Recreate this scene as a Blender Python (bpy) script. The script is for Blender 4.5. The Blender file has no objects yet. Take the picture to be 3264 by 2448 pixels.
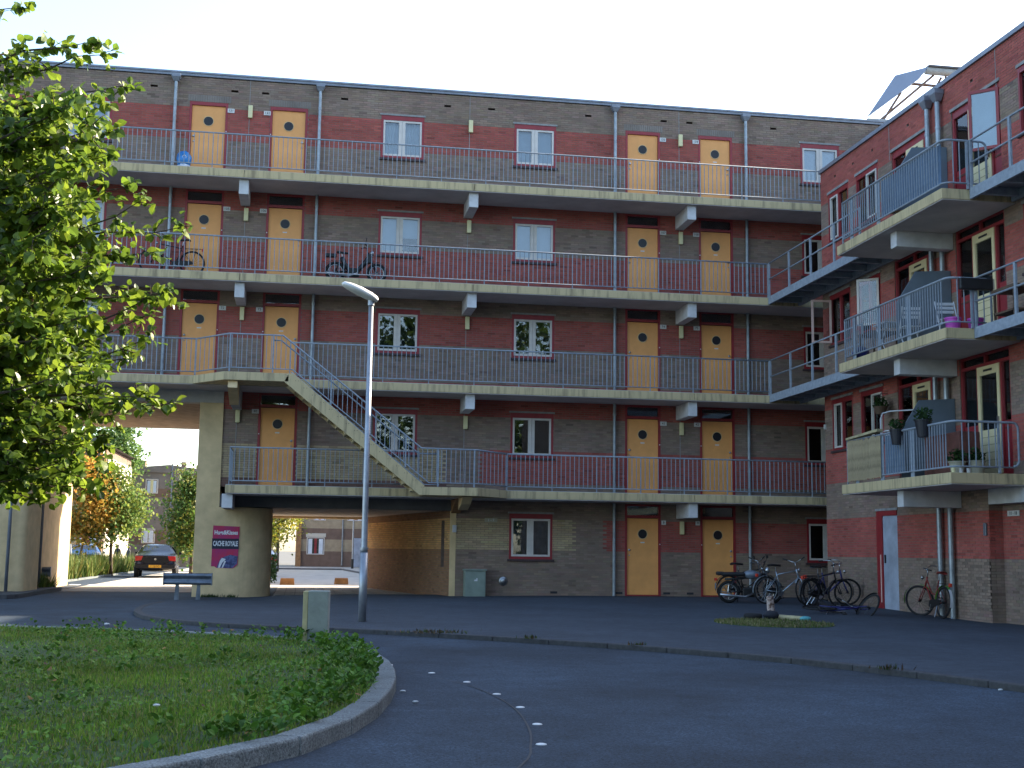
import bpy, bmesh, math, random
import numpy as np
from mathutils import Vector, Matrix
random.seed(7); RNG = np.random.default_rng(7)
SC = bpy.context.scene
COL = SC.collection
PI = math.pi
# ------------------------------------------------------------------ camera
cam = bpy.data.cameras.new('camera'); cam.sensor_width = 36.0; cam.lens = 4051.5 / 3264 * 36
cam.clip_start = 0.1; cam.clip_end = 3000
camo = bpy.data.objects.new('camera', cam); COL.objects.link(camo)
FW = Vector((0.15892216, 0.97856532, 0.130972)); RT = Vector((0.98669157, -0.16204437, 0.01346729)); UP = Vector((-0.03440189, -0.12708871, 0.99129459))
camo.matrix_world = Matrix(((RT.x, UP.x, -FW.x, 0), (RT.y, UP.y, -FW.y, -35.642), (RT.z, UP.z, -FW.z, 1.196), (0, 0, 0, 1)))
SC.camera = camo
# ------------------------------------------------------------------ sky, sun, exposure
SUN_EL = math.radians(30.5); SUN_AZ = math.radians(66)          # azimuth clockwise from +Y
world = bpy.data.worlds.new('World'); SC.world = world; world.use_nodes = True
wn = world.node_tree.nodes; wl = world.node_tree.links
sky = wn.new('ShaderNodeTexSky'); sky.sky_type = 'NISHITA'; sky.sun_disc = False
sky.sun_elevation = SUN_EL; sky.sun_rotation = SUN_AZ; sky.air_density = 1.0; sky.dust_density = 1.5; sky.ozone_density = 1.0
wl.new(sky.outputs[0], wn['Background'].inputs[0]); wn['Background'].inputs[1].default_value = 0.15
sd = bpy.data.lights.new('sun', 'SUN'); sd.energy = 5.0; sd.angle = math.radians(0.5); sd.color = (1.0, 0.86, 0.66)
so = bpy.data.objects.new('sun', sd); COL.objects.link(so)
SDIR = Vector((math.sin(SUN_AZ) * math.cos(SUN_EL), math.cos(SUN_AZ) * math.cos(SUN_EL), math.sin(SUN_EL)))
so.rotation_euler = SDIR.to_track_quat('Z', 'Y').to_euler(); so.location = (60, 40, 60)
SC.view_settings.view_transform = 'Standard'; SC.view_settings.look = 'None'; SC.view_settings.gamma = 1.0
SC.view_settings.use_curve_mapping = False
SC.view_settings.exposure = 1.9
# ------------------------------------------------------------------ helpers: materials
M = {}
def mat(name, col, rough=0.6, metal=0.0, var=0.12, scale=6.0, bump=0.0, bscale=60.0, spec=0.5, stretch=None, col2=None, thr=None):
    m = bpy.data.materials.new(name); m.use_nodes = True; M[name] = m
    n = m.node_tree.nodes; l = m.node_tree.links; b = n['Principled BSDF']
    b.inputs['Roughness'].default_value = rough; b.inputs['Metallic'].default_value = metal
    b.inputs['Specular IOR Level'].default_value = spec
    tc = n.new('ShaderNodeTexCoord'); mp = n.new('ShaderNodeMapping'); l.new(tc.outputs['Object'], mp.inputs[0])
    if stretch: mp.inputs['Scale'].default_value = stretch
    nz = n.new('ShaderNodeTexNoise'); nz.inputs['Scale'].default_value = scale; nz.inputs['Detail'].default_value = 5; nz.inputs['Roughness'].default_value = 0.62
    l.new(mp.outputs[0], nz.inputs['Vector'])
    cr = n.new('ShaderNodeValToRGB'); e = cr.color_ramp.elements
    c2 = col2 if col2 else tuple(c * (1 - var * 2) for c in col)
    c1 = col if col2 else tuple(min(1, c * (1 + var)) for c in col)
    e[0].position, e[1].position = thr if thr else (0.3, 0.7)
    e[0].color = (*c2, 1); e[1].color = (*c1, 1)
    l.new(nz.outputs[0], cr.inputs[0]); l.new(cr.outputs[0], b.inputs['Base Color'])
    if bump > 0:
        n2 = n.new('ShaderNodeTexNoise'); n2.inputs['Scale'].default_value = bscale; n2.inputs['Detail'].default_value = 3
        l.new(tc.outputs['Object'], n2.inputs['Vector'])
        bp = n.new('ShaderNodeBump'); bp.inputs['Strength'].default_value = bump; bp.inputs['Distance'].default_value = 0.02
        l.new(n2.outputs[0], bp.inputs['Height']); l.new(bp.outputs[0], b.inputs['Normal'])
    return m
def attr_mat(name, rough=0.8, bump=0.0, bscale=90, trans=0.0, spec=0.3, namp=0.25, nscale=3.0):
    """base colour from the per-face colour attribute 'Col', with a little large-scale weathering"""
    m = bpy.data.materials.new(name); m.use_nodes = True; M[name] = m
    n = m.node_tree.nodes; l = m.node_tree.links; b = n['Principled BSDF']
    b.inputs['Roughness'].default_value = rough; b.inputs['Specular IOR Level'].default_value = spec
    a = n.new('ShaderNodeAttribute'); a.attribute_name = 'Col'
    tc = n.new('ShaderNodeTexCoord'); nz = n.new('ShaderNodeTexNoise'); nz.inputs['Scale'].default_value = nscale; nz.inputs['Detail'].default_value = 6
    l.new(tc.outputs['Object'], nz.inputs['Vector'])
    mr = n.new('ShaderNodeMapRange'); mr.inputs[1].default_value = 0.3; mr.inputs[2].default_value = 0.7
    mr.inputs[3].default_value = 1 - namp; mr.inputs[4].default_value = 1 + namp * 0.6
    l.new(nz.outputs[0], mr.inputs[0])
    mx = n.new('ShaderNodeMix'); mx.data_type = 'RGBA'; mx.blend_type = 'MULTIPLY'; mx.inputs[0].default_value = 1
    l.new(a.outputs['Color'], mx.inputs[6]); l.new(mr.outputs[0], mx.inputs[7])
    l.new(mx.outputs[2], b.inputs['Base Color'])
    if trans > 0:
        tr = n.new('ShaderNodeBsdfTranslucent'); l.new(mx.outputs[2], tr.inputs[0])
        ms = n.new('ShaderNodeMixShader'); ms.inputs[0].default_value = trans
        l.new(b.outputs[0], ms.inputs[1]); l.new(tr.outputs[0], ms.inputs[2]); l.new(ms.outputs[0], n['Material Output'].inputs[0])
    if bump:
        n2 = n.new('ShaderNodeTexNoise'); n2.inputs['Scale'].default_value = bscale; l.new(tc.outputs['Object'], n2.inputs['Vector'])
        bp = n.new('ShaderNodeBump'); bp.inputs['Strength'].default_value = bump; bp.inputs['Distance'].default_value = 0.01
        l.new(n2.outputs[0], bp.inputs['Height']); l.new(bp.outputs[0], b.inputs['Normal'])
    return m
def glass_mat(name, tint=(0.75, 0.82, 0.85), ior=1.9):
    m = bpy.data.materials.new(name); m.use_nodes = True; M[name] = m
    n = m.node_tree.nodes; l = m.node_tree.links; n.remove(n['Principled BSDF'])
    f = n.new('ShaderNodeFresnel'); f.inputs[0].default_value = ior
    t = n.new('ShaderNodeBsdfTransparent'); t.inputs[0].default_value = (*tint, 1)
    g = n.new('ShaderNodeBsdfGlossy'); g.inputs['Roughness'].default_value = 0.015
    tc = n.new('ShaderNodeTexCoord'); nz = n.new('ShaderNodeTexNoise'); nz.inputs['Scale'].default_value = 1.3
    l.new(tc.outputs['Object'], nz.inputs['Vector'])
    bp = n.new('ShaderNodeBump'); bp.inputs['Strength'].default_value = 0.06; bp.inputs['Distance'].default_value = 0.02
    l.new(nz.outputs[0], bp.inputs['Height']); l.new(bp.outputs[0], g.inputs['Normal'])
    ms = n.new('ShaderNodeMixShader'); l.new(f.outputs[0], ms.inputs[0]); l.new(t.outputs[0], ms.inputs[1]); l.new(g.outputs[0], ms.inputs[2])
    l.new(ms.outputs[0], n['Material Output'].inputs[0]); return m
mat('concrete_cream', (0.53, 0.425, 0.235), 0.8, var=0.1, scale=2.5, bump=0.15, stretch=(3.5, 3.5, .35), col2=(0.27, 0.215, 0.125), thr=(0.30, 0.52))
mat('concrete_grey', (0.42, 0.41, 0.40), 0.85, var=0.12, scale=2, bump=0.15)
mat('concrete_dark', (0.10, 0.10, 0.105), 0.85, var=0.15, scale=2, bump=0.15)
mat('concrete_white', (0.58, 0.58, 0.58), 0.8, var=0.1, scale=3, bump=0.1)
mat('plaster_cream', (0.64, 0.475, 0.255), 0.85, var=0.10, scale=2.5, bump=0.2, bscale=140)
mat('soffit', (0.52, 0.48, 0.46), 0.9, var=0.1, scale=1.2, bump=0.1)
mat('soffit_brown', (0.34, 0.265, 0.21), 0.9, var=0.18, scale=3, bump=0.2)
mat('mortar', (0.20, 0.145, 0.12), 0.95, var=0.15, scale=8)
mat('room_dark', (0.035, 0.035, 0.04), 0.9, var=0.2, scale=2)
mat('steel_blue', (0.28, 0.32, 0.365), 0.7, metal=0.0, spec=0.2, var=0.12, scale=9)
mat('zinc', (0.30, 0.34, 0.37), 0.45, metal=0.5, var=0.15, scale=5)
mat('trim_grey', (0.23, 0.25, 0.29), 0.5, metal=0.4, var=0.1, scale=4)
mat('door_yellow', (0.78, 0.355, 0.110), 0.5, var=0.05, scale=2.5, spec=0.4)
mat('paint_red', (0.27, 0.022, 0.028), 0.45, var=0.10, scale=5)
mat('paint_white', (0.60, 0.56, 0.51), 0.5, var=0.06, scale=4)
mat('paint_pink', (0.62, 0.44, 0.38), 0.5, var=0.06, scale=4)
mat('cream_door', (0.72, 0.62, 0.36), 0.5, var=0.05, scale=4)
mat('white_door', (0.36, 0.40, 0.47), 0.5, var=0.15, scale=2.2)
mat('lintel_grey', (0.28, 0.28, 0.27), 0.85, var=0.15, scale=6, bump=0.1)
mat('sill_dark', (0.06, 0.035, 0.035), 0.7, var=0.15)
mat('curtain', (0.70, 0.75, 0.80), 0.9, var=0.06, scale=3)
mat('blind', (0.58, 0.68, 0.78), 0.8, var=0.05, scale=2)
mat('net_grey', (0.12, 0.13, 0.15), 0.9, var=0.2, scale=5)
mat('lamp_cover', (0.68, 0.62, 0.34), 0.4, var=0.04)
mat('plate_white', (0.62, 0.62, 0.60), 0.5, var=0.03)
mat('black', (0.012, 0.012, 0.013), 0.5, var=0.2)
mat('rubber', (0.010, 0.010, 0.011), 0.8, var=0.2)
mat('chrome', (0.42, 0.44, 0.46), 0.3, metal=0.9, var=0.08)
mat('paving_pale', (0.42, 0.38, 0.32), 0.9, var=0.14, scale=1.5, bump=0.3)
mat('kerb_dark', (0.058, 0.058, 0.060), 0.9, var=0.2, scale=9, bump=0.4)
mat('soil', (0.04, 0.075, 0.018), 0.95, var=0.3, scale=2)
mat('ground_far', (0.10, 0.10, 0.095), 0.9, var=0.2, scale=0.3)
mat('road_paint', (0.75, 0.75, 0.74), 0.6, var=0.06, scale=20)
mat('tar', (0.018, 0.018, 0.02), 0.6, var=0.2)
mat('cabinet_green', (0.20, 0.25, 0.21), 0.6, var=0.1, scale=4)
mat('post_grey', (0.30, 0.33, 0.30), 0.85, var=0.12, scale=5, bump=0.2)
mat('post_side_warm_lit', (0.50, 0.44, 0.25), 0.85, var=0.12, scale=5, bump=0.2)  # yellow tint paints the warm bounce light on the post's left face
mat('galv', (0.34, 0.36, 0.39), 0.42, metal=0.6, var=0.10, scale=7)
mat('lamp_glass', (0.75, 0.73, 0.68), 0.25, var=0.04)
mat('guard_steel', (0.17, 0.20, 0.24), 0.4, metal=0.55, var=0.2, scale=5)
mat('bark', (0.09, 0.065, 0.045), 0.9, var=0.3, scale=20, bump=0.5, bscale=60)
mat('bark_pale', (0.24, 0.17, 0.12), 0.9, var=0.3, scale=20, bump=0.4)
mat('wood_orange', (0.36, 0.19, 0.08), 0.8, var=0.15, scale=6, bump=0.2)
mat('panel_blue', (0.13, 0.17, 0.21), 0.55, var=0.08, scale=2)
mat('cloth_blue', (0.10, 0.16, 0.24), 0.8, var=0.15, scale=3)
mat('reed', (0.40, 0.32, 0.19), 0.85, var=0.3, scale=8, stretch=(1, 14, 0.6))
mat('plank', (0.42, 0.36, 0.20), 0.8, var=0.15)
mat('magenta', (0.50, 0.07, 0.42), 0.5, var=0.06)
mat('pot_black', (0.015, 0.016, 0.022), 0.5, var=0.1)
mat('pot_beige', (0.36, 0.34, 0.25), 0.7, var=0.08)
mat('white_plastic', (0.55, 0.57, 0.60), 0.45, var=0.04)
mat('brown_wood', (0.10, 0.06, 0.035), 0.7, var=0.2)
mat('orange_pot', (0.50, 0.14, 0.04), 0.6, var=0.1)
mat('bag_blue', (0.02, 0.22, 0.55), 0.35, var=0.25, scale=5, bump=0.6, bscale=9)
mat('bag_white', (0.66, 0.70, 0.74), 0.4, var=0.1, scale=6, bump=0.6, bscale=9)
mat('bike_black', (0.014, 0.014, 0.017), 0.35, var=0.1)
mat('bike_silver', (0.36, 0.42, 0.48), 0.3, metal=0.6, var=0.1)
mat('bike_blue', (0.025, 0.03, 0.16), 0.3, var=0.1)
mat('bike_red', (0.20, 0.022, 0.018), 0.4, var=0.1)
mat('bike_green', (0.09, 0.36, 0.03), 0.4, var=0.1)
mat('moped_grey', (0.18, 0.21, 0.25), 0.3, metal=0.3, var=0.1)
mat('reflector', (0.55, 0.035, 0.015), 0.3, var=0.05)
mat('amber', (0.55, 0.16, 0.02), 0.3, var=0.05)
mat('car_black', (0.006, 0.007, 0.013), 0.22, var=0.1, spec=0.35)
mat('car_white', (0.60, 0.60, 0.60), 0.2, var=0.03)
mat('car_blue', (0.03, 0.08, 0.20), 0.2, var=0.05)
mat('car_silver', (0.35, 0.37, 0.39), 0.25, metal=0.5, var=0.04)
mat('car_glass', (0.02, 0.025, 0.03), 0.05, var=0.1, spec=0.8)
mat('tail_red', (0.42, 0.012, 0.012), 0.2, var=0.05)
mat('plate_yellow', (0.72, 0.36, 0.015), 0.4, var=0.03)
mat('bg_brown', (0.20, 0.13, 0.095), 0.9, var=0.12, scale=2, bump=0.2)
mat('bg_cream', (0.40, 0.31, 0.20), 0.9, var=0.12, scale=2, bump=0.2)
mat('bg_plaster', (0.62, 0.56, 0.46), 0.9, var=0.06, scale=1)
mat('bg_grey', (0.22, 0.19, 0.165), 0.9, var=0.12, scale=2)
mat('skin', (0.35, 0.20, 0.14), 0.6, var=0.05)
mat('cloth_dark', (0.02, 0.022, 0.03), 0.85, var=0.15)
mat('cloth_grey', (0.10, 0.10, 0.11), 0.85, var=0.15)
mat('poster_magenta', (0.46, 0.018, 0.065), 0.6, var=0.25, scale=4, col2=(0.32, 0.02, 0.12), thr=(.35, .65))
mat('poster_navy', (0.010, 0.012, 0.035), 0.6, var=0.2)
mat('poster_blue', (0.09, 0.11, 0.24), 0.6, var=0.3, scale=12, col2=(0.02, 0.025, 0.09), thr=(.4, .6))
mat('print_white', (0.66, 0.66, 0.68), 0.6, var=0.04)
mat('print_black', (0.02, 0.02, 0.02), 0.6, var=0.05)
mat('stump', (0.48, 0.38, 0.33), 0.9, var=0.4, scale=14, col2=(0.10, 0.05, 0.035), thr=(.4, .55))
mat('leaf_dead', (0.26, 0.13, 0.05), 0.8, var=0.3)
mat('litter_white', (0.6, 0.62, 0.62), 0.6, var=0.1)
mat('litter_teal', (0.10, 0.40, 0.42), 0.5, var=0.2)
mat('solar_sheet', (0.20, 0.25, 0.34), 0.45, metal=0.3, var=0.06, scale=1)
mat('awn_tube', (0.40, 0.39, 0.36), 0.6, var=0.1)
mat('rust', (0.14, 0.05, 0.035), 0.8, var=0.2)
glass_mat('glass', (0.88, 0.92, 0.94)); glass_mat('glass_clear', (0.9, 0.93, 0.94), 1.6)
attr_mat('brick', 0.88, bump=0.3, bscale=50, namp=0.18, nscale=0.9)
attr_mat('leaf', 0.38, trans=0.5, spec=0.5, namp=0.12, nscale=1.5)
attr_mat('leaf_far', 0.55, trans=0.45, spec=0.3, namp=0.2, nscale=.6)
attr_mat('grass', 0.6, trans=0.25, spec=0.25, namp=0.35, nscale=0.7)
def asphalt_mat(name, col, patch=0.35, speck=0.5, seed=0.0):
    m = bpy.data.materials.new(name); m.use_nodes = True; M[name] = m
    n = m.node_tree.nodes; l = m.node_tree.links; b = n['Principled BSDF']; b.inputs['Roughness'].default_value = 0.82; b.inputs['Specular IOR Level'].default_value = 0.35
    tc = n.new('ShaderNodeTexCoord')
    def noise(scale, detail, rough):
        z = n.new('ShaderNodeTexNoise'); z.inputs['Scale'].default_value = scale; z.inputs['Detail'].default_value = detail; z.inputs['Roughness'].default_value = rough
        mp = n.new('ShaderNodeMapping'); mp.inputs['Location'].default_value = (seed, seed * 2, 0); l.new(tc.outputs['Object'], mp.inputs[0]); l.new(mp.outputs[0], z.inputs['Vector']); return z
    def rng(src, a, b_, lo, hi):
        r = n.new('ShaderNodeMapRange'); r.inputs[1].default_value = a; r.inputs[2].default_value = b_; r.inputs[3].default_value = lo; r.inputs[4].default_value = hi; l.new(src, r.inputs[0]); return r.outputs[0]
    def mul(a, b_):
        q = n.new('ShaderNodeMath'); q.operation = 'MULTIPLY'; l.new(a, q.inputs[0]); l.new(b_, q.inputs[1]); return q.outputs[0]
    big = noise(0.35, 5, .6); mid = noise(3.2, 4, .7); fine = noise(55, 2, .8)
    v = mul(mul(rng(big.outputs[0], .3, .7, 1 - patch, 1 + patch * .7), rng(mid.outputs[0], .3, .7, .76, 1.24)), rng(fine.outputs[0], .32, .68, 1 - speck, 1 + speck))
    mx = n.new('ShaderNodeVectorMath'); mx.operation = 'SCALE'; mx.inputs[0].default_value = col; l.new(v, mx.inputs['Scale']); l.new(mx.outputs[0], b.inputs['Base Color'])
    bp = n.new('ShaderNodeBump'); bp.inputs['Strength'].default_value = 0.5; bp.inputs['Distance'].default_value = 0.015; l.new(fine.outputs[0], bp.inputs['Height']); l.new(bp.outputs[0], b.inputs['Normal'])
asphalt_mat('asphalt', (0.027, 0.043, 0.063), .5, .8); asphalt_mat('pavement', (0.040, 0.052, 0.068), .25, .45, 7.0); asphalt_mat('kerb', (0.165, 0.185, 0.185), .25, .55, 3.0)
mat('porthole', (0.018, 0.018, 0.022), 0.35, var=0.1, spec=0.35)
# ------------------------------------------------------------------ helpers: geometry
WM = {}
def link(o, parent=None, local=False, loc=None, kind=None):
    COL.objects.link(o)
    if parent is not None:
        o.parent = parent
        if not local: o.matrix_parent_inverse = WM[parent.name].inverted()
        WM[o.name] = WM[parent.name].copy() if local else Matrix.Identity(4)
    else: WM[o.name] = Matrix.Identity(4)
    if loc is not None:
        o.location = loc
    if kind: o['kind'] = kind
    return o
def tag(o, label, cat, group=None):
    o['label'] = label; o['category'] = cat
    if group: o['group'] = group
    return o
def thing(name, loc, label=None, cat=None, group=None, rotz=0.0, rot=None):
    o = bpy.data.objects.new(name, None); o.empty_display_size = 0.2; COL.objects.link(o)
    e = rot if rot else (0, 0, rotz)
    o.location = loc; o.rotation_euler = e
    from mathutils import Euler
    WM[o.name] = Matrix.Translation(Vector(loc)) @ Euler(e).to_matrix().to_4x4()
    if label: tag(o, label, cat, group)
    return o
class MB:
    def __init__(s): s.v = []; s.f = []
    def add(s, vs, fs):
        n = len(s.v); s.v += [tuple(p) for p in vs]; s.f += [tuple(i + n for i in f) for f in fs]; return s
    def box(s, x0, x1, y0, y1, z0, z1):
        return s.add([(x0, y0, z0), (x1, y0, z0), (x1, y1, z0), (x0, y1, z0), (x0, y0, z1), (x1, y0, z1), (x1, y1, z1), (x0, y1, z1)],
                     [(0, 3, 2, 1), (4, 5, 6, 7), (0, 1, 5, 4), (1, 2, 6, 5), (2, 3, 7, 6), (3, 0, 4, 7)])
    def prism(s, pts, off):
        n = len(pts); a = [Vector(p) for p in pts]; b = [p + Vector(off) for p in a]
        return s.add(a + b, [tuple(range(n))[::-1], tuple(range(n, 2 * n))] + [(i, (i + 1) % n, n + (i + 1) % n, n + i) for i in range(n)])
    def quad(s, *p): return s.add(p, [tuple(range(len(p)))])
    def tube(s, path, r, n=8, closed=False, cap=True):
        P = [Vector(p) for p in path]; m = len(P); rs = r if isinstance(r, (list, tuple)) else [r] * m
        vs = []; prev = None
        for i in range(m):
            if closed: t = (P[(i + 1) % m] - P[i - 1])
            else: t = P[min(i + 1, m - 1)] - P[max(i - 1, 0)]
            t.normalize()
            if prev is None:
                a = Vector((0, 0, 1)) if abs(t.z) < 0.9 else Vector((1, 0, 0)); u = t.cross(a).normalized()
            else:
                u = (prev - t * prev.dot(t)); u = u.normalized() if u.length > 1e-6 else t.orthogonal().normalized()
            prev = u; w = t.cross(u)
            for k in range(n):
                an = 2 * PI * k / n; vs.append(P[i] + (u * math.cos(an) + w * math.sin(an)) * rs[i])
        fs = []
        for i in range(m if closed else m - 1):
            j = (i + 1) % m
            for k in range(n): fs.append((i * n + k, i * n + (k + 1) % n, j * n + (k + 1) % n, j * n + k))
        if cap and not closed: fs += [tuple(range(n))[::-1], tuple(range((m - 1) * n, m * n))]
        return s.add(vs, fs)
    def lathe(s, prof, c=(0, 0, 0), n=20, axis='z'):
        vs = []
        for r, h in prof:
            for k in range(n):
                a = 2 * PI * k / n; x, y = r * math.cos(a), r * math.sin(a)
                p = (x, y, h) if axis == 'z' else ((x, h, y) if axis == 'y' else (h, x, y))
                vs.append((p[0] + c[0], p[1] + c[1], p[2] + c[2]))
        fs = [(i * n + k, i * n + (k + 1) % n, (i + 1) * n + (k + 1) % n, (i + 1) * n + k) for i in range(len(prof) - 1) for k in range(n)]
        fs += [tuple(range(n))[::-1], tuple(range((len(prof) - 1) * n, len(prof) * n))]
        return s.add(vs, fs)
    def torus(s, c, R, r, axis='y', n=28, k=8):
        path = []
        for i in range(n):
            a = 2 * PI * i / n; x, z = R * math.cos(a), R * math.sin(a)
            path.append((c[0] + x, c[1], c[2] + z) if axis == 'y' else ((c[0], c[1] + x, c[2] + z) if axis == 'x' else (c[0] + x, c[1] + z, c[2])))
        return s.tube(path, r, k, closed=True)
    def mesh(s, name, m, smooth=False):
        me = bpy.data.meshes.new(name); me.from_pydata(s.v, [], s.f); me.materials.append(M[m])
        if smooth: me.polygons.foreach_set('use_smooth', [True] * len(me.polygons))
        me.update(); return me
    def build(s, name, m, parent=None, local=False, smooth=False, kind=None, bevel=0):
        o = bpy.data.objects.new(name, s.mesh(name, m, smooth)); link(o, parent, local, kind=kind)
        if bevel:
            b = o.modifiers.new('bevel', 'BEVEL'); b.width = bevel; b.segments = 2; b.limit_method = 'ANGLE'
        return o
def inst(name, me, loc, parent, local=False, rotz=0, kind=None):
    o = bpy.data.objects.new(name, me); link(o, parent, local, loc, kind)
    if rotz: o.rotation_euler = (0, 0, rotz)
    # children authored in this object's own space
    T = Matrix.Translation(Vector(loc)) @ Matrix.Rotation(rotz, 4, 'Z')
    WM[o.name] = (WM[parent.name] @ T) if local else T
    return o
def text(s, size, m, M4, parent, name='lettering', ext=0.002, local=False, xs=1.0, bold=0.0):
    cu = bpy.data.curves.new('t', 'FONT'); cu.body = s; cu.size = size; cu.extrude = ext; cu.align_x = 'CENTER'; cu.align_y = 'CENTER'; cu.resolution_u = 2; cu.offset = bold
    t = bpy.data.objects.new('t', cu); COL.objects.link(t)
    dg = bpy.context.evaluated_depsgraph_get(); me = bpy.data.meshes.new_from_object(t.evaluated_get(dg))
    bpy.data.objects.remove(t); bpy.data.curves.remove(cu)
    me.transform(M4 @ Matrix.Diagonal((xs, 1, 1, 1))); me.materials.clear(); me.materials.append(M[m])
    o = bpy.data.objects.new(name, me); return link(o, parent, local)
FRONT = Matrix.Rotation(PI / 2, 4, 'X')                    # text facing -Y
def left_face(): return Matrix.Rotation(-PI / 2, 4, 'Z') @ FRONT   # text facing -X
def from_np(name, v, quads, mname, col=None, parent=None, kind=None, tris=None, smooth=False):
    me = bpy.data.meshes.new(name); v = np.asarray(v, np.float32); f = np.asarray(quads if tris is None else tris, np.int32); k = f.shape[1]
    me.vertices.add(len(v)); me.vertices.foreach_set('co', v.ravel())
    me.loops.add(f.size); me.loops.foreach_set('vertex_index', f.ravel())
    me.polygons.add(len(f)); me.polygons.foreach_set('loop_start', np.arange(len(f), dtype=np.int32) * k); me.polygons.foreach_set('loop_total', np.full(len(f), k, np.int32))
    me.update(calc_edges=True)
    if col is not None:
        a = me.attributes.new('Col', 'FLOAT_COLOR', 'FACE'); c = np.ones((len(f), 4), np.float32); c[:, :3] = col; a.data.foreach_set('color', c.ravel())
    me.polygons.foreach_set('use_smooth', [bool(smooth)] * len(f))
    me.materials.append(M[mname]); o = bpy.data.objects.new(name, me)
    return link(o, parent, kind=kind)
# brick walls: every brick a small proud block on a recessed mortar bed
BR, RD, CRM = (0.240, 0.176, 0.136), (0.335, 0.088, 0.070), (0.40, 0.31, 0.185)
def cut(u0, u1, holes, zc):
    iv = [(u0, u1)]
    for a, b, c, d in holes:
        if c <= zc <= d:
            nv = []
            for p, q in iv:
                if b <= p or a >= q: nv.append((p, q)); continue
                if a > p: nv.append((p, a))
                if b < q: nv.append((b, q))
            iv = nv
    return iv
def brick_wall(parent, O, U, N, u0, u1, z0, z1, holes, colfn, skip=(), name='bricks', thick=0.12, L=0.22, H=0.0625, soldier=()):
    """O, U, N: 2D origin, along and outward directions. Returns the wall part (mortar bed with reveals)."""
    O, U, N = np.array(O, float), np.array(U, float), np.array(N, float)
    R = []
    k0 = int(math.floor(z0 / H))
    for k in range(k0, int(math.ceil(z1 / H))):
        za, zb = max(z0, k * H), min(z1, (k + 1) * H)
        if zb - za < 0.02: continue
        zc = (za + zb) / 2
        for a, b in cut(u0, u1, list(holes) + list(skip), zc):
            n0 = math.floor(a / L - (k % 2) * .5)
            x = (n0 + (k % 2) * .5) * L
            while x < b - 1e-6:
                p, q = max(a, x), min(b, x + L)
                if q - p > 0.03: R.append((p + (.005 if p == x else 0), q - (.005 if q == x + L else 0), za, zb - .010, *colfn((p + q) / 2, zc)))
                x += L
    R = np.array(R); n = len(R)
    jit = RNG.normal(1, .08, (n, 1)) * (1 + RNG.normal(0, .03, (n, 3)))
    dark = RNG.random((n, 1)) < .05; jit = np.where(dark, jit * .78, jit)
    col = np.clip(R[:, 4:7] * jit, 0.01, .9)
    d = .003 + RNG.random(n) * .003
    def P(u, dd, z): return np.stack([O[0] + U[0] * u + N[0] * dd, O[1] + U[1] * u + N[1] * dd, z], 1)
    a, b, za, zb = R[:, 0], R[:, 1], R[:, 2], R[:, 3]; zz = np.zeros(n) - .004
    V = np.stack([P(a, zz, za), P(b, zz, za), P(b, zz, zb), P(a, zz, zb), P(a, d, za), P(b, d, za), P(b, d, zb), P(a, d, zb)], 1).reshape(-1, 3)
    base = (np.arange(n) * 8)[:, None]
    F = np.concatenate([base + np.array(q)[None] for q in ((4, 5, 6, 7), (0, 1, 5, 4), (1, 2, 6, 5), (2, 3, 7, 6), (3, 0, 4, 7))], 1).reshape(-1, 4)
    us = sorted({u0, u1, *[h for q in holes for h in q[:2] if u0 < h < u1]}); zs = sorted({z0, z1, *[h for q in holes for h in q[2:4] if z0 < h < z1]})
    mb = MB()
    for j in range(len(zs) - 1):
        zc = (zs[j] + zs[j + 1]) / 2
        for p, q in cut(u0, u1, holes, zc):
            A, B = O + U * p, O + U * q; I = -N * thick
            mb.prism([(A[0], A[1], zs[j]), (B[0], B[1], zs[j]), (B[0] + I[0], B[1] + I[1], zs[j]), (A[0] + I[0], A[1] + I[1], zs[j])], (0, 0, zs[j + 1] - zs[j]))
    w = mb.build('wall', 'mortar', parent)
    from_np(name, V, F, 'brick', np.repeat(col, 5, 0), w, kind='stuff')
    return w
# ================================================================== GROUND
def sm(a, b, x): t = min(1, max(0, (x - a) / (b - a))); return t * t * (3 - 2 * t)
def zp(x, y):
    return -.05 + .045 * sm(3, 8, x) * sm(-8, -2, y) - .075 * sm(2, -2, x) * sm(-9, -1, y) - .065 * sm(11, 14, x) * sm(-6, -11, y)
ROAD = -.12
def sheet(name, x0, x1, y0, y1, z, m, nx=1, ny=1):
    mb = MB()
    for i in range(nx):
        for j in range(ny):
            a, b = x0 + (x1 - x0) * i / nx, x0 + (x1 - x0) * (i + 1) / nx; c, d = y0 + (y1 - y0) * j / ny, y0 + (y1 - y0) * (j + 1) / ny
            mb.quad((a, c, z), (b, c, z), (b, d, z), (a, d, z))
    return mb.build(name, m, kind='structure')
sheet('ground', -600, 600, -500, 700, -.17, 'ground_far')
sheet('road', -40, 16, -90, 60, ROAD, 'asphalt', 1, 1)
sheet('courtyard_paving', -3.0, 13.5, 9.0, 64, ROAD + .008, 'paving_pale')
sheet('passage_road', -7.1, -3.0, 3.5, 60, ROAD + .004, 'paving_pale')
# tiled floor of the low passage
mb = MB()
for i in range(16):
    for j in range(30):
        x = -.75 + i * .30; y = .15 + j * .30
        mb.box(x + .006, x + .294, y + .006, y + .294, ROAD - .03, ROAD + .012 + random.random() * .004)
pf = sheet('passage_paving', -.8, 4.1, .1, 9.2, ROAD + .004, 'kerb_dark')
t_ = mb.build('paving_tiles', 'paving_pale', pf, kind='stuff')
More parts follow.
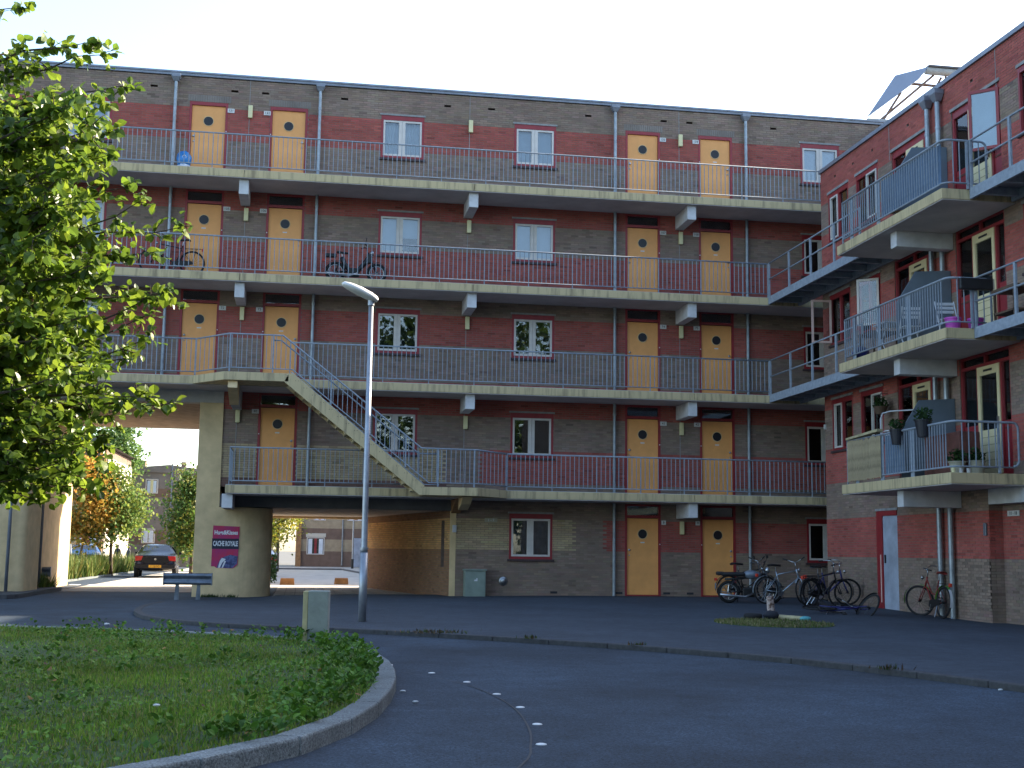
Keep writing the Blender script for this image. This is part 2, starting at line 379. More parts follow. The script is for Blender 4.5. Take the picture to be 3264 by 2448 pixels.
# kerb line of the pavement (outer top edge), from the passage round to the right of the frame
KERB = [(-3.35, -3.4), (-3.42, -6.0), (-3.3, -8.6), (-3.12, -9.9), (-2.72, -11.5), (-1.9, -12.95), (-.75, -14.05), (1.0, -15.05), (2.55, -16.4), (4.45, -18.3), (5.9, -20.35), (6.6, -22.1), (7.15, -23.9), (8.1, -28), (8.6, -34), (8.8, -46)]
def resample(pts, step):
    out = [Vector((*pts[0], 0))]; 
    dense = []
    n = len(pts)
    for i in range(n - 1):
        p0, p1, p2, p3 = [np.array(pts[max(0, min(n - 1, k))], float) for k in (i - 1, i, i + 1, i + 2)]
        for t in np.linspace(0, 1, 24, endpoint=False):
            dense.append(.5 * ((2 * p1) + (-p0 + p2) * t + (2 * p0 - 5 * p1 + 4 * p2 - p3) * t * t + (-p0 + 3 * p1 - 3 * p2 + p3) * t ** 3))
    dense.append(np.array(pts[-1], float)); dense = np.array(dense)
    s = np.concatenate([[0], np.cumsum(np.linalg.norm(np.diff(dense, axis=0), axis=1))])
    m = max(2, int(round(s[-1] / step))); q = np.linspace(0, s[-1], m + 1)
    return np.stack([np.interp(q, s, dense[:, 0]), np.interp(q, s, dense[:, 1])], 1)
kp = resample(KERB, 1.0)
def offset(p, d):
    t = np.gradient(p, axis=0); t /= np.linalg.norm(t, axis=1)[:, None]
    return p + np.stack([-t[:, 1], t[:, 0]], 1) * d
# building-side line for the ruled pavement surface
def bside(t):
    L = [(-3.0, 1.2), (0, 1.2), (5, 1.2), (14.6, 1.2), (14.6, -12), (14.6, -30), (14.6, -46)]
    d = [0, .12, .25, .45, .66, .85, 1]
    return np.array([np.interp(t, d, [p[0] for p in L]), np.interp(t, d, [p[1] for p in L])])
kin = offset(kp, .14)
mb = MB(); rows = []; NV = 18
for i, k in enumerate(kin):
    b = bside(i / (len(kin) - 1)); row = []
    for j in range(NV + 1):
        p = k + (b - k) * j / NV; row.append((p[0], p[1], zp(p[0], p[1]) if j else zp(p[0], p[1]) - .003))
    rows.append(row)
n = NV + 1
mb.add([p for r in rows for p in r], [(i * n + j, i * n + j + 1, (i + 1) * n + j + 1, (i + 1) * n + j) for i in range(len(rows) - 1) for j in range(NV)])
pav = mb.build('pavement', 'pavement', kind='structure', smooth=True)
kb = offset(kp, 0)
for i in range(len(kp) - 1):                                           # kerb stones, one by one
    a, b, c, d = kb[i], kb[i + 1], kin[i + 1], kin[i]; g = .004; t = (b - a) / np.linalg.norm(b - a)
    a2, b2, c2, d2 = a + t * g, b - t * g, c - t * g, d + t * g
    z = [zp(*q) + .002 for q in (a2, b2, c2, d2)]
    lo = [(q[0], q[1], ROAD - .03) for q in (a2, b2, c2, d2)]; hi = [(q[0], q[1], zz) for q, zz in zip((a2, b2, c2, d2), z)]
    MB().add(lo + hi, [(0, 3, 2, 1), (4, 5, 6, 7), (0, 1, 5, 4), (1, 2, 6, 5), (2, 3, 7, 6), (3, 0, 4, 7)]).build('kerb_stone', 'kerb_dark', pav, bevel=.012)
# grass island with its pale kerb
ISL = [(-14, -33.5), (-7, -31.6), (-3.2, -30.2), (-1.6, -29.1), (-.62, -28.05), (-.08, -27.35), (.34, -26.4), (.66, -25.2), (.9, -23.6), (.99, -22.2), (.97, -20.8), (.78, -19.4), (.3, -18.2), (-.9, -16.9), (-2.6, -15.9), (-6, -14.6), (-14, -13)]
ip = resample(ISL, .98); iin = offset(ip, .20)
isl = MB()
c0 = (-7, -23, .015)
vs = [c0] + [(p[0], p[1], -.02) for p in iin]; fs = [(0, i + 1, i + 2) for i in range(len(iin) - 1)] + [(0, len(iin), 1)]
island = isl.add(vs, fs).build('grass_island', 'soil', kind='structure')
for i in range(len(ip) - 1):
    a, b, c, d = ip[i], ip[i + 1], iin[i + 1], iin[i]; t = (b - a) / np.linalg.norm(b - a); g = .003
    q = [a + t * g, b - t * g, c - t * g, d + t * g]
    lo = [(x[0], x[1], ROAD - .03) for x in q]; hi = [(x[0], x[1], .0 + random.uniform(-.003, .003)) for x in q]
    MB().add(lo + hi, [(0, 3, 2, 1), (4, 5, 6, 7), (0, 1, 5, 4), (1, 2, 6, 5), (2, 3, 7, 6), (3, 0, 4, 7)]).build('kerb_stone', 'kerb', island, bevel=.018)
# road studs and the sealed joint in the asphalt
for k, (x, y) in enumerate([(1.05, -20.62), (1.44, -21.6), (1.70, -22.57), (1.84, -23.67), (1.89, -24.68), (1.84, -25.75), (1.68, -26.77)]):
    mb = MB().lathe([(.040, ROAD), (.037, ROAD + .005), (.022, ROAD + .009), (.004, ROAD + .010)], (x, y, 0), 16)
    o = mb.build('road_stud', 'road_paint', smooth=True); tag(o, ['faintest white road stud close behind the kerb tip', 'second white road stud from the far end of the curved row', 'third white road stud from the far end of the curved row', 'middle white road stud of the seven along the asphalt seam', 'third white road stud from the near end, right of the dark seam', 'second nearest white road stud right of the dark seam', 'nearest white road stud on the dark asphalt'][k], 'road stud', 'road studs along the curved seam')
sp = resample([(.35, -19.6), (.88, -20.94), (1.58, -22.58), (1.79, -23.85), (1.81, -24.99), (1.71, -26.1), (1.58, -26.86), (1.39, -27.61), (.6, -29.5)], .25); s2 = offset(sp, .018)
mb = MB(); w = [.25 + .75 * sm(.15, .5, i / len(sp)) * (.6 + .5 * random.random()) for i in range(len(sp))]
s2 = sp + (s2 - sp) * np.array(w)[:, None]
mb.add([(p[0], p[1], ROAD + .004) for p in sp] + [(p[0], p[1], ROAD + .004) for p in s2], [(i, i + 1, len(sp) + i + 1, len(sp) + i) for i in range(len(sp) - 1)])
mb.build('asphalt_joint', 'tar', kind='structure')
# block markings across the sunlit road behind the passage
mb = MB()
rmark = MB()
for i in range(9):
    rmark.box(-9.6 + i * .62, -9.3 + i * .62, 9.6, 10.4, ROAD + .006, ROAD + .012)
rmark.build('road_marking', 'road_paint', kind='structure')

# ================================================================== MAIN BUILDING
S = [0.0, 2.865, 5.723, 8.554, 11.416]; ROOF = 14.568; DEP = 9.8
XL, XR = -16.0, 20.0
B = thing('apartment_building', (4, 4.9, 0), 'five storey brick gallery flat with yellow doors and open passages below', 'building')
BANDS = [1.23, 2.12, 3.12, 4.05, 5.0, 5.95, 6.97, 7.85, 8.8, 9.75, 10.64, 11.6, 12.6, 13.58]
def band(z):
    k = sum(z > b for b in BANDS); return RD if k % 2 else BR
def colA(u, z):
    c = band(z)
    if 3.12 < z < 4.05:
        if u < 3.95: return CRM
        if u < 4.9: return BR
    if 2.9 < z < 3.12 and u < 4: return (.16, .09, .07)
    if 1.23 < z < 2.12:
        if u < 7.61: return CRM
        if u < 8.55: return BR
    return c
DOORS = [-1.89 - 1.655, -1.89 + .585, 10.77 - 1.65, 10.77 + .60]; DW = 1.06
WINS = [-6.89, 1.856, 5.762, 14.607]; WW = 1.243
def wrect(x, f): return (x, x + WW, S[f] + 1.0, S[f] + 2.272)
def drect(x, f): return (x, x + DW, S[f] + .0, S[f] + (2.30 if f == 4 else 2.60))
plan = {4: (XL, [0, 1, 2, 3], [0, 1, 2, 3]), 3: (XL, [0, 1, 2, 3], [0, 1, 2, 3]), 2: (XL, [0, 1, 2, 3], [0, 1, 2, 3]), 1: (-2.25, [1, 2, 3], [1, 2, 3]), 0: (4.1, [2, 3], [2, 3])}
top = {4: ROOF - .12, 3: S[4], 2: S[3], 1: S[2], 0: S[1] - .0}
for f in (0, 1, 2, 3, 4):
    x0, wi, di = plan[f]
    holes = [wrect(WINS[i], f) for i in wi] + [drect(DOORS[i], f) for i in di]
    zb = S[f] if f else -.2
    if f == 4:
        vents = [-4.55, -4.55 + 2.0 * 0 + 1.98 - .2, .78, 3.77, 5.07, 7.98, 10.1, 10.85, 13.6, 16.4]
        vents = [-4.55, -2.32, -1.46, .78, 3.77, 5.07, 7.98, 10.30, 11.10, 13.75]
        holes += [(v - .10, v + .10, 14.0625, 14.125) for v in vents]
    brick_wall(B, (0, 0), (1, 0), (0, -1), x0, XR, zb, top[f], holes, colA)
# left part of the ground and first floor, beyond the big passage
brick_wall(B, (0, 0), (1, 0), (0, -1), XL, -9.7, -.2, S[2], [], lambda u, z: BR if z < 1.23 or 2.1 < z < 3.1 else CRM)
# coping, joints
MB().box(XL, XR, -.05, .25, ROOF - .12, ROOF).box(XL, XR, -.075, -.05, ROOF - .05, ROOF).build('roof_coping', 'trim_grey', B)
for j in (-1.89, 4.43, 10.77):
    for f in (1, 2, 3, 4) if j > -3 else (2, 3, 4):
        MB().box(j - .008, j + .008, -.0105, .0, S[f] + .02, (S[f] + 2.55 if f < 4 else ROOF - .13)).build('wall_joint', 'lintel_grey', B)
# core volumes (dark rooms behind the glass) and roof
MB().box(XL, XR, .52, DEP, 5.36, ROOF - .15).build('core', 'room_dark', B)
MB().box(-2.8, XR, .52, DEP, 2.42, 5.358).build('core', 'room_dark', B)
MB().prism([(4.62, .52, -.2), (XR, .52, -.2), (XR, DEP, -.2), (2.6, DEP, -.2)], (0, 0, 2.618)).build('core', 'room_dark', B)
MB().box(XL, -9.7, .3, DEP, -.2, 5.358).build('core', 'room_dark', B)
MB().box(XL, XR, .0, DEP + .1, ROOF - .15, ROOF - .125).build('roof', 'concrete_dark', B)
MB().box(XL, XR, DEP, DEP + .1, 5.36, ROOF - .16).build('rear_wall', 'bg_brown', B)
# passages: soffits, front beams, side walls, piers
MB().box(-9.7, -2.8, .42, DEP + .1, 5.30, 5.357).build('soffit', 'soffit_brown', B)
MB().box(-9.7, -2.25, -.02, .42, 5.15, 5.50).build('passage_beam', 'concrete_grey', B, bevel=.01)
MB().box(-2.8, 5.2, .3, DEP + .1, 2.335, 2.418).build('soffit', 'soffit', B)
MB().box(-2.25, 4.4, -.03, .3, 2.32, 2.636).build('passage_beam', 'concrete_dark', B, bevel=.01)  # dark colour stands for the soffit shadow lying on this beam
MB().box(-2.7, 4.2, DEP - .25, DEP + .12, 2.26, 2.334).build('passage_beam', 'plaster_cream', B)
MB().box(-9.7, -2.25, -.02, .1, 5.502, 5.72).build('passage_beam', 'concrete_grey', B)
d = Vector((2.15 - 4.1, DEP, 0)).normalized(); nn = (-d.y, d.x)
Lw = math.hypot(2.15 - 4.1, DEP)
def colP(u, z): return (.52, .31, .13) if 1.23 < z < 2.12 else ((.27, .15, .08) if z < 1.23 else (.24, .13, .07))  # warm bounce from the sunlit ground is mixed into these brick colours
brick_wall(B, (4.1, 0.0), (d.x, d.y), nn, 0, Lw, -.2, 2.335, [(.55, .85, .75, 2.06)], colP, thick=.1)
MB().box(4.3, 4.55, .3, 1.4, .72, 2.1).build('slot_window', 'rust', B)
MB().box(4.085, 4.25, -.012, .1, -.2, 2.335).build('corner_post', 'plaster_cream', B)
def rounded(x0, x1, y0, y1, r, n=14):
    """plan outline: square on the left, rounded on the right"""
    p = [(x0, y0)]
    for i in range(n + 1):
        a = -PI / 2 + PI / 2 * i / n; p.append((x1 - r + r * math.cos(a), y0 + r + r * math.sin(a)))
    for i in range(n + 1):
        a = PI / 2 * i / n; p.append((x1 - r + r * math.cos(a), y1 - r + r * math.sin(a)))
    p.append((x0, y1)); return p
def pier(pl, z0, z1): 
    o = MB().prism([(x, y, z0) for x, y in pl], (0, 0, z1 - z0)).build('pier', 'plaster_cream', B); return o
pier(rounded(-2.88, -.85, -.06, 2.9, 1.05), -.2, 2.30)
pier([(-2.88, -.05), (-2.25, -.05), (-2.25, 2.9), (-2.88, 2.9)], 2.30, 5.15)
pier(rounded(-9.6, -7.22, -.06, 2.0, .22), -.2, 5.15)
pier(rounded(-9.4, -7.75, 4.6, DEP, .25), -.2, 5.30)
MB().box(-2.878, -2.0, 2.9, DEP, -.2, 2.33).build('passage_wall', 'plaster_cream', B)
# gallery slabs with joints and cantilever beams
for f in (1, 2, 3, 4):
    x0 = -2.04 if f == 1 else XL; z = S[f]
    segs = [x0] + [j for j in (-8.22, -1.89, 4.43, 10.77, 17.1) if j > x0 + .3] + [XR]
    g = MB()
    for a, b in zip(segs, segs[1:]): g.box(a + .006, b - .006, -1.40, -.015, z - .228, z - .02)
    go = g.build('gallery_slab', 'concrete_cream', B, bevel=.008)
    MB().box(x0 + .01, XR, -1.385, -.012, z - .246, z - .229).build('soffit', 'soffit', go)
    MB().box(x0 + .01, XR, -1.36, -.013, z - .019, z - .004).build('deck', 'concrete_grey', go)
    for j in (-8.22, -1.89, 4.43, 10.77, 17.1):
        if j < x0 + .1: continue
        if f == 1 and j < 5: continue
        if f == 2 and j == -1.89: continue
        MB().box(j - .13, j + .13, -1.25, -.01, z - .66, z - .247).build('beam', 'concrete_white', go, bevel=.01)
    if f == 1:
        MB().box(-2.12, -1.84, -1.25, -.04, z - .62, z - .247).build('beam', 'concrete_white', go, bevel=.01)
        MB().prism([(4.1, -.02, 2.25), (4.1, -1.3, 2.62), (4.1, -.02, 2.62)], (.26, 0, 0)).build('beam', 'wood_orange', go)
        MB().prism([(4.15, -1.3, 2.62), (4.15, -2.25, 2.62), (4.15, -1.9, 2.44), (4.15, -1.3, 2.30)], (.26, 0, 0)).build('beam', 'plaster_cream', go)
    if f == 2:
        MB().box(-2.0, -1.76, -1.3, -.03, z - .75, z - .247).build('beam', 'concrete_grey', go, bevel=.01)
        MB().prism([(-2.02, -2.35, 5.49), (-2.02, -2.42, 5.30), (-2.02, -2.2, 5.24), (-2.02, -1.3, 4.97), (-2.02, -1.3, 5.49)], (.24, 0, 0)).build('beam', 'plaster_cream', go)
# windows (shared meshes)
def ring(mb, x0, x1, z0, z1, l, r, b, t, y0, y1):
    return mb.box(x0, x0 + l, y0, y1, z0, z1).box(x1 - r, x1, y0, y1, z0, z1).box(x0 + l, x1 - r, y0, y1, z0, z0 + b).box(x0 + l, x1 - r, y0, y1, z1 - t, z1)
ME_wf = ring(MB(), 0, WW, 0, 1.272, .062, .062, .072, .135, -.012, .10).mesh('window', 'paint_red')
ME_ws = ring(ring(MB(), .066, .604, .075, 1.132, .052, .09, .055, .055, -.004, .06), .61, 1.177, .075, 1.132, .09, .052, .055, .055, -.004, .06).mesh('sash', 'paint_white')
ME_wp = MB().box(.11, 1.13, .03, .036, .125, 1.085).mesh('pane', 'glass')
ME_wl = MB().box(-.04, WW + .04, -.03, .02, 1.274, 1.325).mesh('lintel', 'lintel_grey')
ME_wsl = MB().box(-.05, WW + .05, -.07, .02, -.062, -.003).mesh('sill', 'sill_dark')
def wavy(x0, x1, z0, z1, y, amp, k, n=60):
    mb = MB(); vs = []
    for i in range(n + 1):
        x = x0 + (x1 - x0) * i / n; yy = y + amp * math.sin(k * i / n * 2 * PI + .7 * math.sin(i * .9))
        vs += [(x, yy, z0), (x, yy, z1)]
    return mb.add(vs, [(2 * i, 2 * i + 2, 2 * i + 3, 2 * i + 1) for i in range(n)])
ME_cur = wavy(.1, 1.14, .1, 1.12, .17, .02, 13).mesh('curtain', 'curtain', True)
ME_bl1 = MB().box(.1, 1.14, .15, .155, .1, 1.12).mesh('blind', 'blind')
ME_bl2 = MB().box(.1, .6, .15, .155, .1, 1.12).box(.62, 1.14, .15, .155, .55, 1.12).mesh('blind', 'blind')
ME_net = wavy(.1, 1.14, .1, 1.12, .16, .012, 9).mesh('curtain', 'net_grey', True)
deco = {(4, 0): ME_bl1, (4, 1): ME_cur, (4, 2): ME_bl1, (4, 3): ME_bl2, (3, 0): ME_bl1, (3, 1): ME_bl2, (3, 2): ME_bl1, (2, 0): ME_cur, (0, 2): ME_net, (2, 3): ME_net}
for f in plan:
    for i in plan[f][1]:
        o = inst('window', ME_wf, (WINS[i], 0, S[f] + 1.0), B)
        for nm, me in (('sash', ME_ws), ('pane', ME_wp), ('lintel', ME_wl), ('sill', ME_wsl)): inst(nm, me, (0, 0, 0), o, True)
        if (f, i) in deco: inst(deco[(f, i)].name.split('.')[0], deco[(f, i)], (0, 0, 0), o, True)
# doors
def door_meshes(tr):
    h = 2.60 if tr else 2.30
    fr = MB().box(0, .062, -.012, .10, 0, h).box(DW - .062, DW, -.012, .10, 0, h).box(.062, DW - .062, -.012, .10, h - .05, h).box(.062, DW - .062, -.012, .10, 0, .03)
    if tr: fr.box(.062, DW - .062, -.012, .10, 2.215, 2.29)
    else: fr.box(.062, DW - .062, -.012, .10, 2.205, h - .05)
    return fr.mesh('frame', 'paint_red')
ME_df = {True: door_meshes(True), False: door_meshes(False)}
ME_leaf = MB().box(.068, DW - .068, .035, .08, .035, 2.20).mesh('door', 'door_yellow')
def disc(r, y0, y1, n=24): return MB().lathe([(r, y0), (r, y1)], (DW / 2, 0, 1.757), n, 'y')
ME_port = disc(.130, .022, .034).mesh('porthole', 'porthole')
ME_pring = MB().torus((DW / 2, .03, 1.757), .138, .011, 'y', 24, 6).mesh('porthole_ring', 'plaster_cream', True)
ME_tr = MB().box(.064, DW - .064, .05, .056, 2.292, 2.548).mesh('transom', 'glass')
ME_hnd = {s: MB().lathe([(.030, .0), (.034, .012), (.026, .034)], ((.14 if s < 0 else DW - .14), 0, 1.30), 12, 'y').lathe([(.020, .012), (.020, .034)], ((.14 if s < 0 else DW - .14), 0, 1.15), 10, 'y').mesh('handle', 'chrome', True) for s in (-1, 1)}
ME_plate = MB().box(DW / 2 - .06, DW / 2 + .06, .030, .036, 1.50, 1.53).mesh('name_plate', 'plate_white')
ME_bell = MB().lathe([(.016, -.02), (.016, 0)], (0, 0, 0), 10, 'y').mesh('bell', 'plate_white')
NUM = {(4, 0): '131', (4, 1): '132', (4, 2): '133', (4, 3): '134', (3, 0): '105', (3, 1): '106', (3, 2): '107', (3, 3): '108', (2, 0): '72', (2, 1): '73', (2, 2): '74', (2, 3): '75', (1, 1): '40', (1, 2): '41', (1, 3): '42', (0, 2): '8', (0, 3): '9'}
for f in plan:
    for i in plan[f][2]:
        s = -1 if i % 2 == 0 else 1
        o = inst('door', ME_leaf, (DOORS[i], 0, S[f]), B)
        inst('frame', ME_df[f != 4], (0, 0, 0), o, True)
        for nm, me in (('porthole', ME_port), ('porthole_ring', ME_pring), ('handle', ME_hnd[s])): inst(nm, me, (0, 0, 0), o, True)
        if f != 4: inst('transom', ME_tr, (0, 0, 0), o, True)
        if (f, i) not in ((4, 2), (2, 2), (4, 0), (4, 1)): inst('name_plate', ME_plate, (0, 0, 0), o, True)
        bx = DOORS[i] + (DW - .03 if s < 0 else .03)
        inst('bell', ME_bell, (bx, -.012, S[f] + 1.47), B)
        nx = DOORS[i] + (DW + .085 if s < 0 else -.085); z = S[f] + 2.09
        w = .095 if len(NUM[(f, i)]) > 1 else .065
        pl = MB().box(nx - w, nx + w, -.024, -.011, z - .06, z + .06).build('house_number', 'plate_white', B)
        text(NUM[(f, i)], .10, 'print_black', Matrix.Translation((nx, -.026, z)) @ FRONT, pl, 'digits')
# rain pipes with hopper heads
def rainpipe(x, zt, segs, hop=True):
    mb = MB()
    for a, b in segs:
        mb.tube([(x, -.11, a), (x, -.11, b)], .046, 10)
        z = a + .75
        while z < b: mb.tube([(x, -.11, z - .03), (x, -.11, z + .03)], .053, 10); z += 1.55
    p = mb.build('rain_pipe', 'zinc', B, smooth=False)
    if hop: MB().prism([(x - .125, -.21, zt), (x + .125, -.21, zt), (x + .125, -.02, zt), (x - .125, -.02, zt)], (0, 0, -.10)).add([(x - .125, -.21, zt - .10), (x + .125, -.21, zt - .10), (x + .125, -.02, zt - .10), (x - .125, -.02, zt - .10), (x - .06, -.16, zt - .22), (x + .06, -.16, zt - .22), (x + .06, -.05, zt - .22), (x - .06, -.05, zt - .22)], [(0, 1, 5, 4), (1, 2, 6, 5), (2, 3, 7, 6), (3, 0, 4, 7), (4, 5, 6, 7)]).build('hopper', 'trim_grey', p)
for x in (-3.94, .089, 8.78, 12.83):
    segs = [(S[f], (S[f + 1] - .25 if f < 4 else 14.25)) for f in (4, 3, 2, 1, 0) if not (x < 0 and f < 2) and not (x < 4 and f < 1)]
    segs = [(max(a, zp(x, 0) - .02) if a == 0 else a, b) for a, b in segs]
    rainpipe(x, 14.45, segs)
# wall lamps, vents, small things on the wall
for j in (-1.89, 4.43, 10.77):
    for f in (0, 1, 2, 3, 4):
        if f == 0 and j < 5: continue
        z = S[f] + (1.90 if f == 4 else 1.76); y = -.012 if f == 4 or True else 0
        l = MB().box(j - .06 + .03, j + .06 + .03, -.10, -.012, z, z + .37).build('wall_lamp', 'lamp_cover', B, bevel=.012)
for x in (7.06, 8.95, 10.35, 11.05): MB().box(x - .1, x + .1, -.014, -.009, .05, .11).build('air_brick', 'room_dark', B)
MB().lathe([(.11, -.03), (.13, -.012)], (5.61, 0, .38), 20, 'y').lathe([(.06, -.05), (.085, -.03)], (5.61, 0, .38), 20, 'y').build('flue_cover', 'chrome', B, smooth=True)
MB().box(4.15, 4.26, -.06, -.011, 1.72, 1.92).build('intercom', 'white_plastic', B, bevel=.008)
pl = MB().box(5.06, 5.42, -.024, -.011, 2.02, 2.13).build('house_number', 'pot_beige', B); text('1 - 7', .10, 'print_white', Matrix.Translation((5.24, -.026, 2.075)) @ FRONT, pl, 'digits')
# soldier course over the top doors
for i in range(4):
    x = DOORS[i]; mb = MB(); k = 0
    while k * .0665 < DW + .1: mb.box(x - .05 + k * .0665, x - .05 + k * .0665 + .056, -.013, -.004, S[4] + 2.31, S[4] + 2.50); k += 1
    mb.build('soldier_course', 'bg_grey', B, kind='stuff')
# roof collector frame at the right end of the roof
RC = thing('roof_collector', (19.0, 2, ROOF), 'grey sheet metal hood with tubular frame on the roof corner', 'roof hood')
ck = [(17.73, 2.0, 15.42), (18.76, 2.0, 16.93), (19.95, 2.0, 17.32), (19.61, 2.0, 16.89)]
MB().prism(ck, (.02, .05, 0)).build('side_sheet', 'solar_sheet', RC)
MB().tube([(17.8, 2.1, 15.32), (21.5, 2.1, 15.35)], .11, 10).build('tube', 'awn_tube', RC, smooth=True)
MB().tube([(19.9, 2.1, 17.22), (23.6, 2.1, 17.2)], .13, 10).build('tube', 'awn_tube', RC, smooth=True)
MB().box(19.95, 23.6, 1.95, 2.3, 17.32, 17.38).build('cap', 'concrete_dark', RC)
MB().tube([(19.5, 2.4, 16.85), (22.5, 2.4, 16.8)], .05, 8).build('tube', 'bg_brown', RC)
for a, b in (((18.35, 2.1, 15.4), (19.0, 2.1, 16.4)), ((18.25, 2.15, 15.4), (20.2, 2.15, 17.1)), ((19.6, 2.3, 15.4), (20.55, 2.3, 17.1)), ((20.6, 2.1, 16.0), (20.6, 2.1, 17.2))):
    MB().tube([a, b], .04, 8).build('strut', 'bg_brown', RC)
for x in (18.3, 20.4, 22): MB().box(x - .05, x + .05, 2.05, 2.15, ROOF - .14, 15.3).build('leg', 'awn_tube', RC)
# ================================================================== RAILINGS, STAIR
ME_bal = MB().box(-.0088, .0088, -.0088, .0088, 0, 1).mesh('baluster', 'steel_blue')
def baluster(parent, x, y, z0, z1, rotz=0):
    o = bpy.data.objects.new('baluster', ME_bal); link(o, parent, False, (x, y, z0)); o.scale = (1, 1, z1 - z0)
    if rotz: o.rotation_euler = (0, 0, rotz)
def rail_run(R, pts, post=1.25, sp=.125, r=.021, ztop=.985, zbot=.10, ends=(True, True), thick_every=None):
    """pts: list of (x,y,zfloor) corners; rails follow them"""
    MB().tube([(x, y, z + ztop) for x, y, z in pts], r, 8).build('top_rail', 'steel_blue', R, smooth=True)
    MB().tube([(x, y, z + zbot) for x, y, z in pts], .016, 6).build('bottom_rail', 'steel_blue', R, smooth=True)
    for (x0, y0, z0), (x1, y1, z1) in zip(pts, pts[1:]):
        L = math.hypot(x1 - x0, y1 - y0); n = max(1, round(L / sp)); m = max(1, round(post / sp)); a = math.atan2(y1 - y0, x1 - x0)
        for i in range(n + 1):
            t = i / n; x, y, z = x0 + (x1 - x0) * t, y0 + (y1 - y0) * t, z0 + (z1 - z0) * t
            if i % m == 0 or i == n:
                if i == n and (x1, y1, z1) != pts[-1]: continue
                o = MB().box(-.011, .011, -.022, .022, -.02, ztop).build('post', 'steel_blue', R); o.location = (x, y, z); o.rotation_euler = (0, 0, a)
            else: baluster(R, x, y, z + zbot, z + ztop, a)
YR = -1.335
lab = {4: 'blue grey steel railing of the top gallery under the roof', 3: 'blue grey steel railing of the gallery with the parked moped', 2: 'blue grey steel railing of the gallery at the stair head', 1: 'blue grey steel railing of the lowest gallery above the passages'}
for f in (4, 3, 2, 1):
    R = thing('gallery_railing', (5, YR, S[f]), lab[f], 'railing', 'gallery railings')
    z = S[f]
    if f == 4: runs = [[(-11.5, YR, z), (16.0, YR, z)]]
    elif f == 3: runs = [[(-11.5, YR, z), (13.0, YR, z)]]
    elif f == 2: runs = [[(-11.5, YR, z), (-2.95, YR, z)], [(-.48, YR, z), (13.0, YR, z)]]
    else: runs = [[(-1.95, -.1, z), (-1.95, YR, z), (3.05, YR, z)], [(5.47, YR, z), (16.0, YR, z)]]
    for r_ in runs: rail_run(R, r_)
# outside stair between the two lower galleries
ST = thing('outside_stair', (1.3, -1.95, S[1]), 'cream concrete stair flight with blue steel handrails between two galleries', 'staircase')
zt, zb = S[2], S[1]; YO, YI = -2.46, -1.46
g = MB().prism([(-3.0, -1.405, zt - .228), (-2.12, YO, zt - .228), (-.48, YO, zt - .228), (-.48, -1.405, zt - .228)], (0, 0, .215))
g.build('upper_landing', 'concrete_cream', ST, bevel=.008)
MB().prism([(3.09, -1.405, zb - .228), (3.09, YO, zb - .228), (4.53, YO, zb - .228), (5.47, -1.405, zb - .228)], (0, 0, .215)).build('lower_landing', 'concrete_cream', ST, bevel=.008)
for y in (YO, YI - .1):
    MB().prism([(-.60, y, zt - .228), (-.48, y, zt - .012), (-.36, y, zt - .012), (3.11, y, zb + .02), (3.11, y, zb - .228), (2.98, y, zb - .228)], (0, .1, 0)).build('stringer', 'concrete_cream', ST, bevel=.006)
NS = 16; run = 3.55 / NS; rise = (zt - zb) / NS
for i in range(1, NS):
    x = -.44 + run * (i - .5); z = zt - rise * i
    MB().box(x - .02, x + run + .04, YO + .10, YI - .10, z - .06, z).box(x + .0, x + .05, YO + .1, YI - .1, z - .30, z - .06).build('step', 'concrete_cream', ST)
mb = MB()
for i in range(NS):
    x = -.30 + run * i; z = zt - rise * i
    for dx in (0, .07): mb.lathe([(.009, YO - .001), (.009, YO - .004)], (x + dx, 0, z - .20), 8, 'y')
mb.build('fixing_holes', 'room_dark', ST, kind='stuff')
SR = thing('stair_railing', (1.3, -2.42, S[1] + .1), 'blue grey tubular railing following the landings and the stair flight', 'railing')
YO2 = -2.42
tp = [(-2.95, YR, zt + .985), (-2.02, YO2, zt + .985), (-.66, YO2, zt + .985), (3.01, YO2, zb + 1.0), (4.50, YO2, zb + .985), (5.47, YR, zb + .985)]
MB().tube(tp, .022, 8).build('top_rail', 'steel_blue', SR, smooth=True)
MB().tube([(-.90, YO2 + .06, zt + .86), (-.70, YO2 + .06, zt + .86), (2.95, YO2 + .06, zb + .86), (3.45, YO2 + .06, zb + .86)], .020, 8).build('hand_rail', 'steel_blue', SR, smooth=True)
bt = [(-2.95, YR, zt + .10), (-2.02, YO2, zt + .10), (-.40, YO2, zt + .10), (3.22, YO2, zb + .10), (4.50, YO2, zb + .10), (5.47, YR, zb + .10)]
MB().tube(bt, .017, 6).build('bottom_rail', 'steel_blue', SR, smooth=True)
MB().tube([(-.42, YO2, zt + .03), (3.10, YO2, zb + .05), (3.5, YO2, zb + .05)], .015, 6).build('lower_rail', 'steel_blue', SR, smooth=True)
def lerp_path(P, x):
    for a, b in zip(P, P[1:]):
        if a[0] <= x <= b[0]:
            t = (x - a[0]) / (b[0] - a[0]); return tuple(a[i] + (b[i] - a[i]) * t for i in range(3))
xs = np.arange(-2.95, 5.47, .125)
for x in xs:
    a, b = lerp_path(bt, x), lerp_path(tp, x); sl = -.40 < x < 3.2
    baluster(SR, x, (a[1] + b[1]) / 2, a[2], b[2])
for x in (-2.95, -2.0, -.90, .62, 1.55, 2.6, 3.46, 4.42, 5.46):
    a, b = lerp_path(bt, max(x, -2.94)), lerp_path(tp, max(x, -2.94))
    MB().box(x - .02, x + .02, (a[1] + b[1]) / 2 - .02, (a[1] + b[1]) / 2 + .02, a[2] - .10, b[2]).build('post', 'steel_blue', SR)

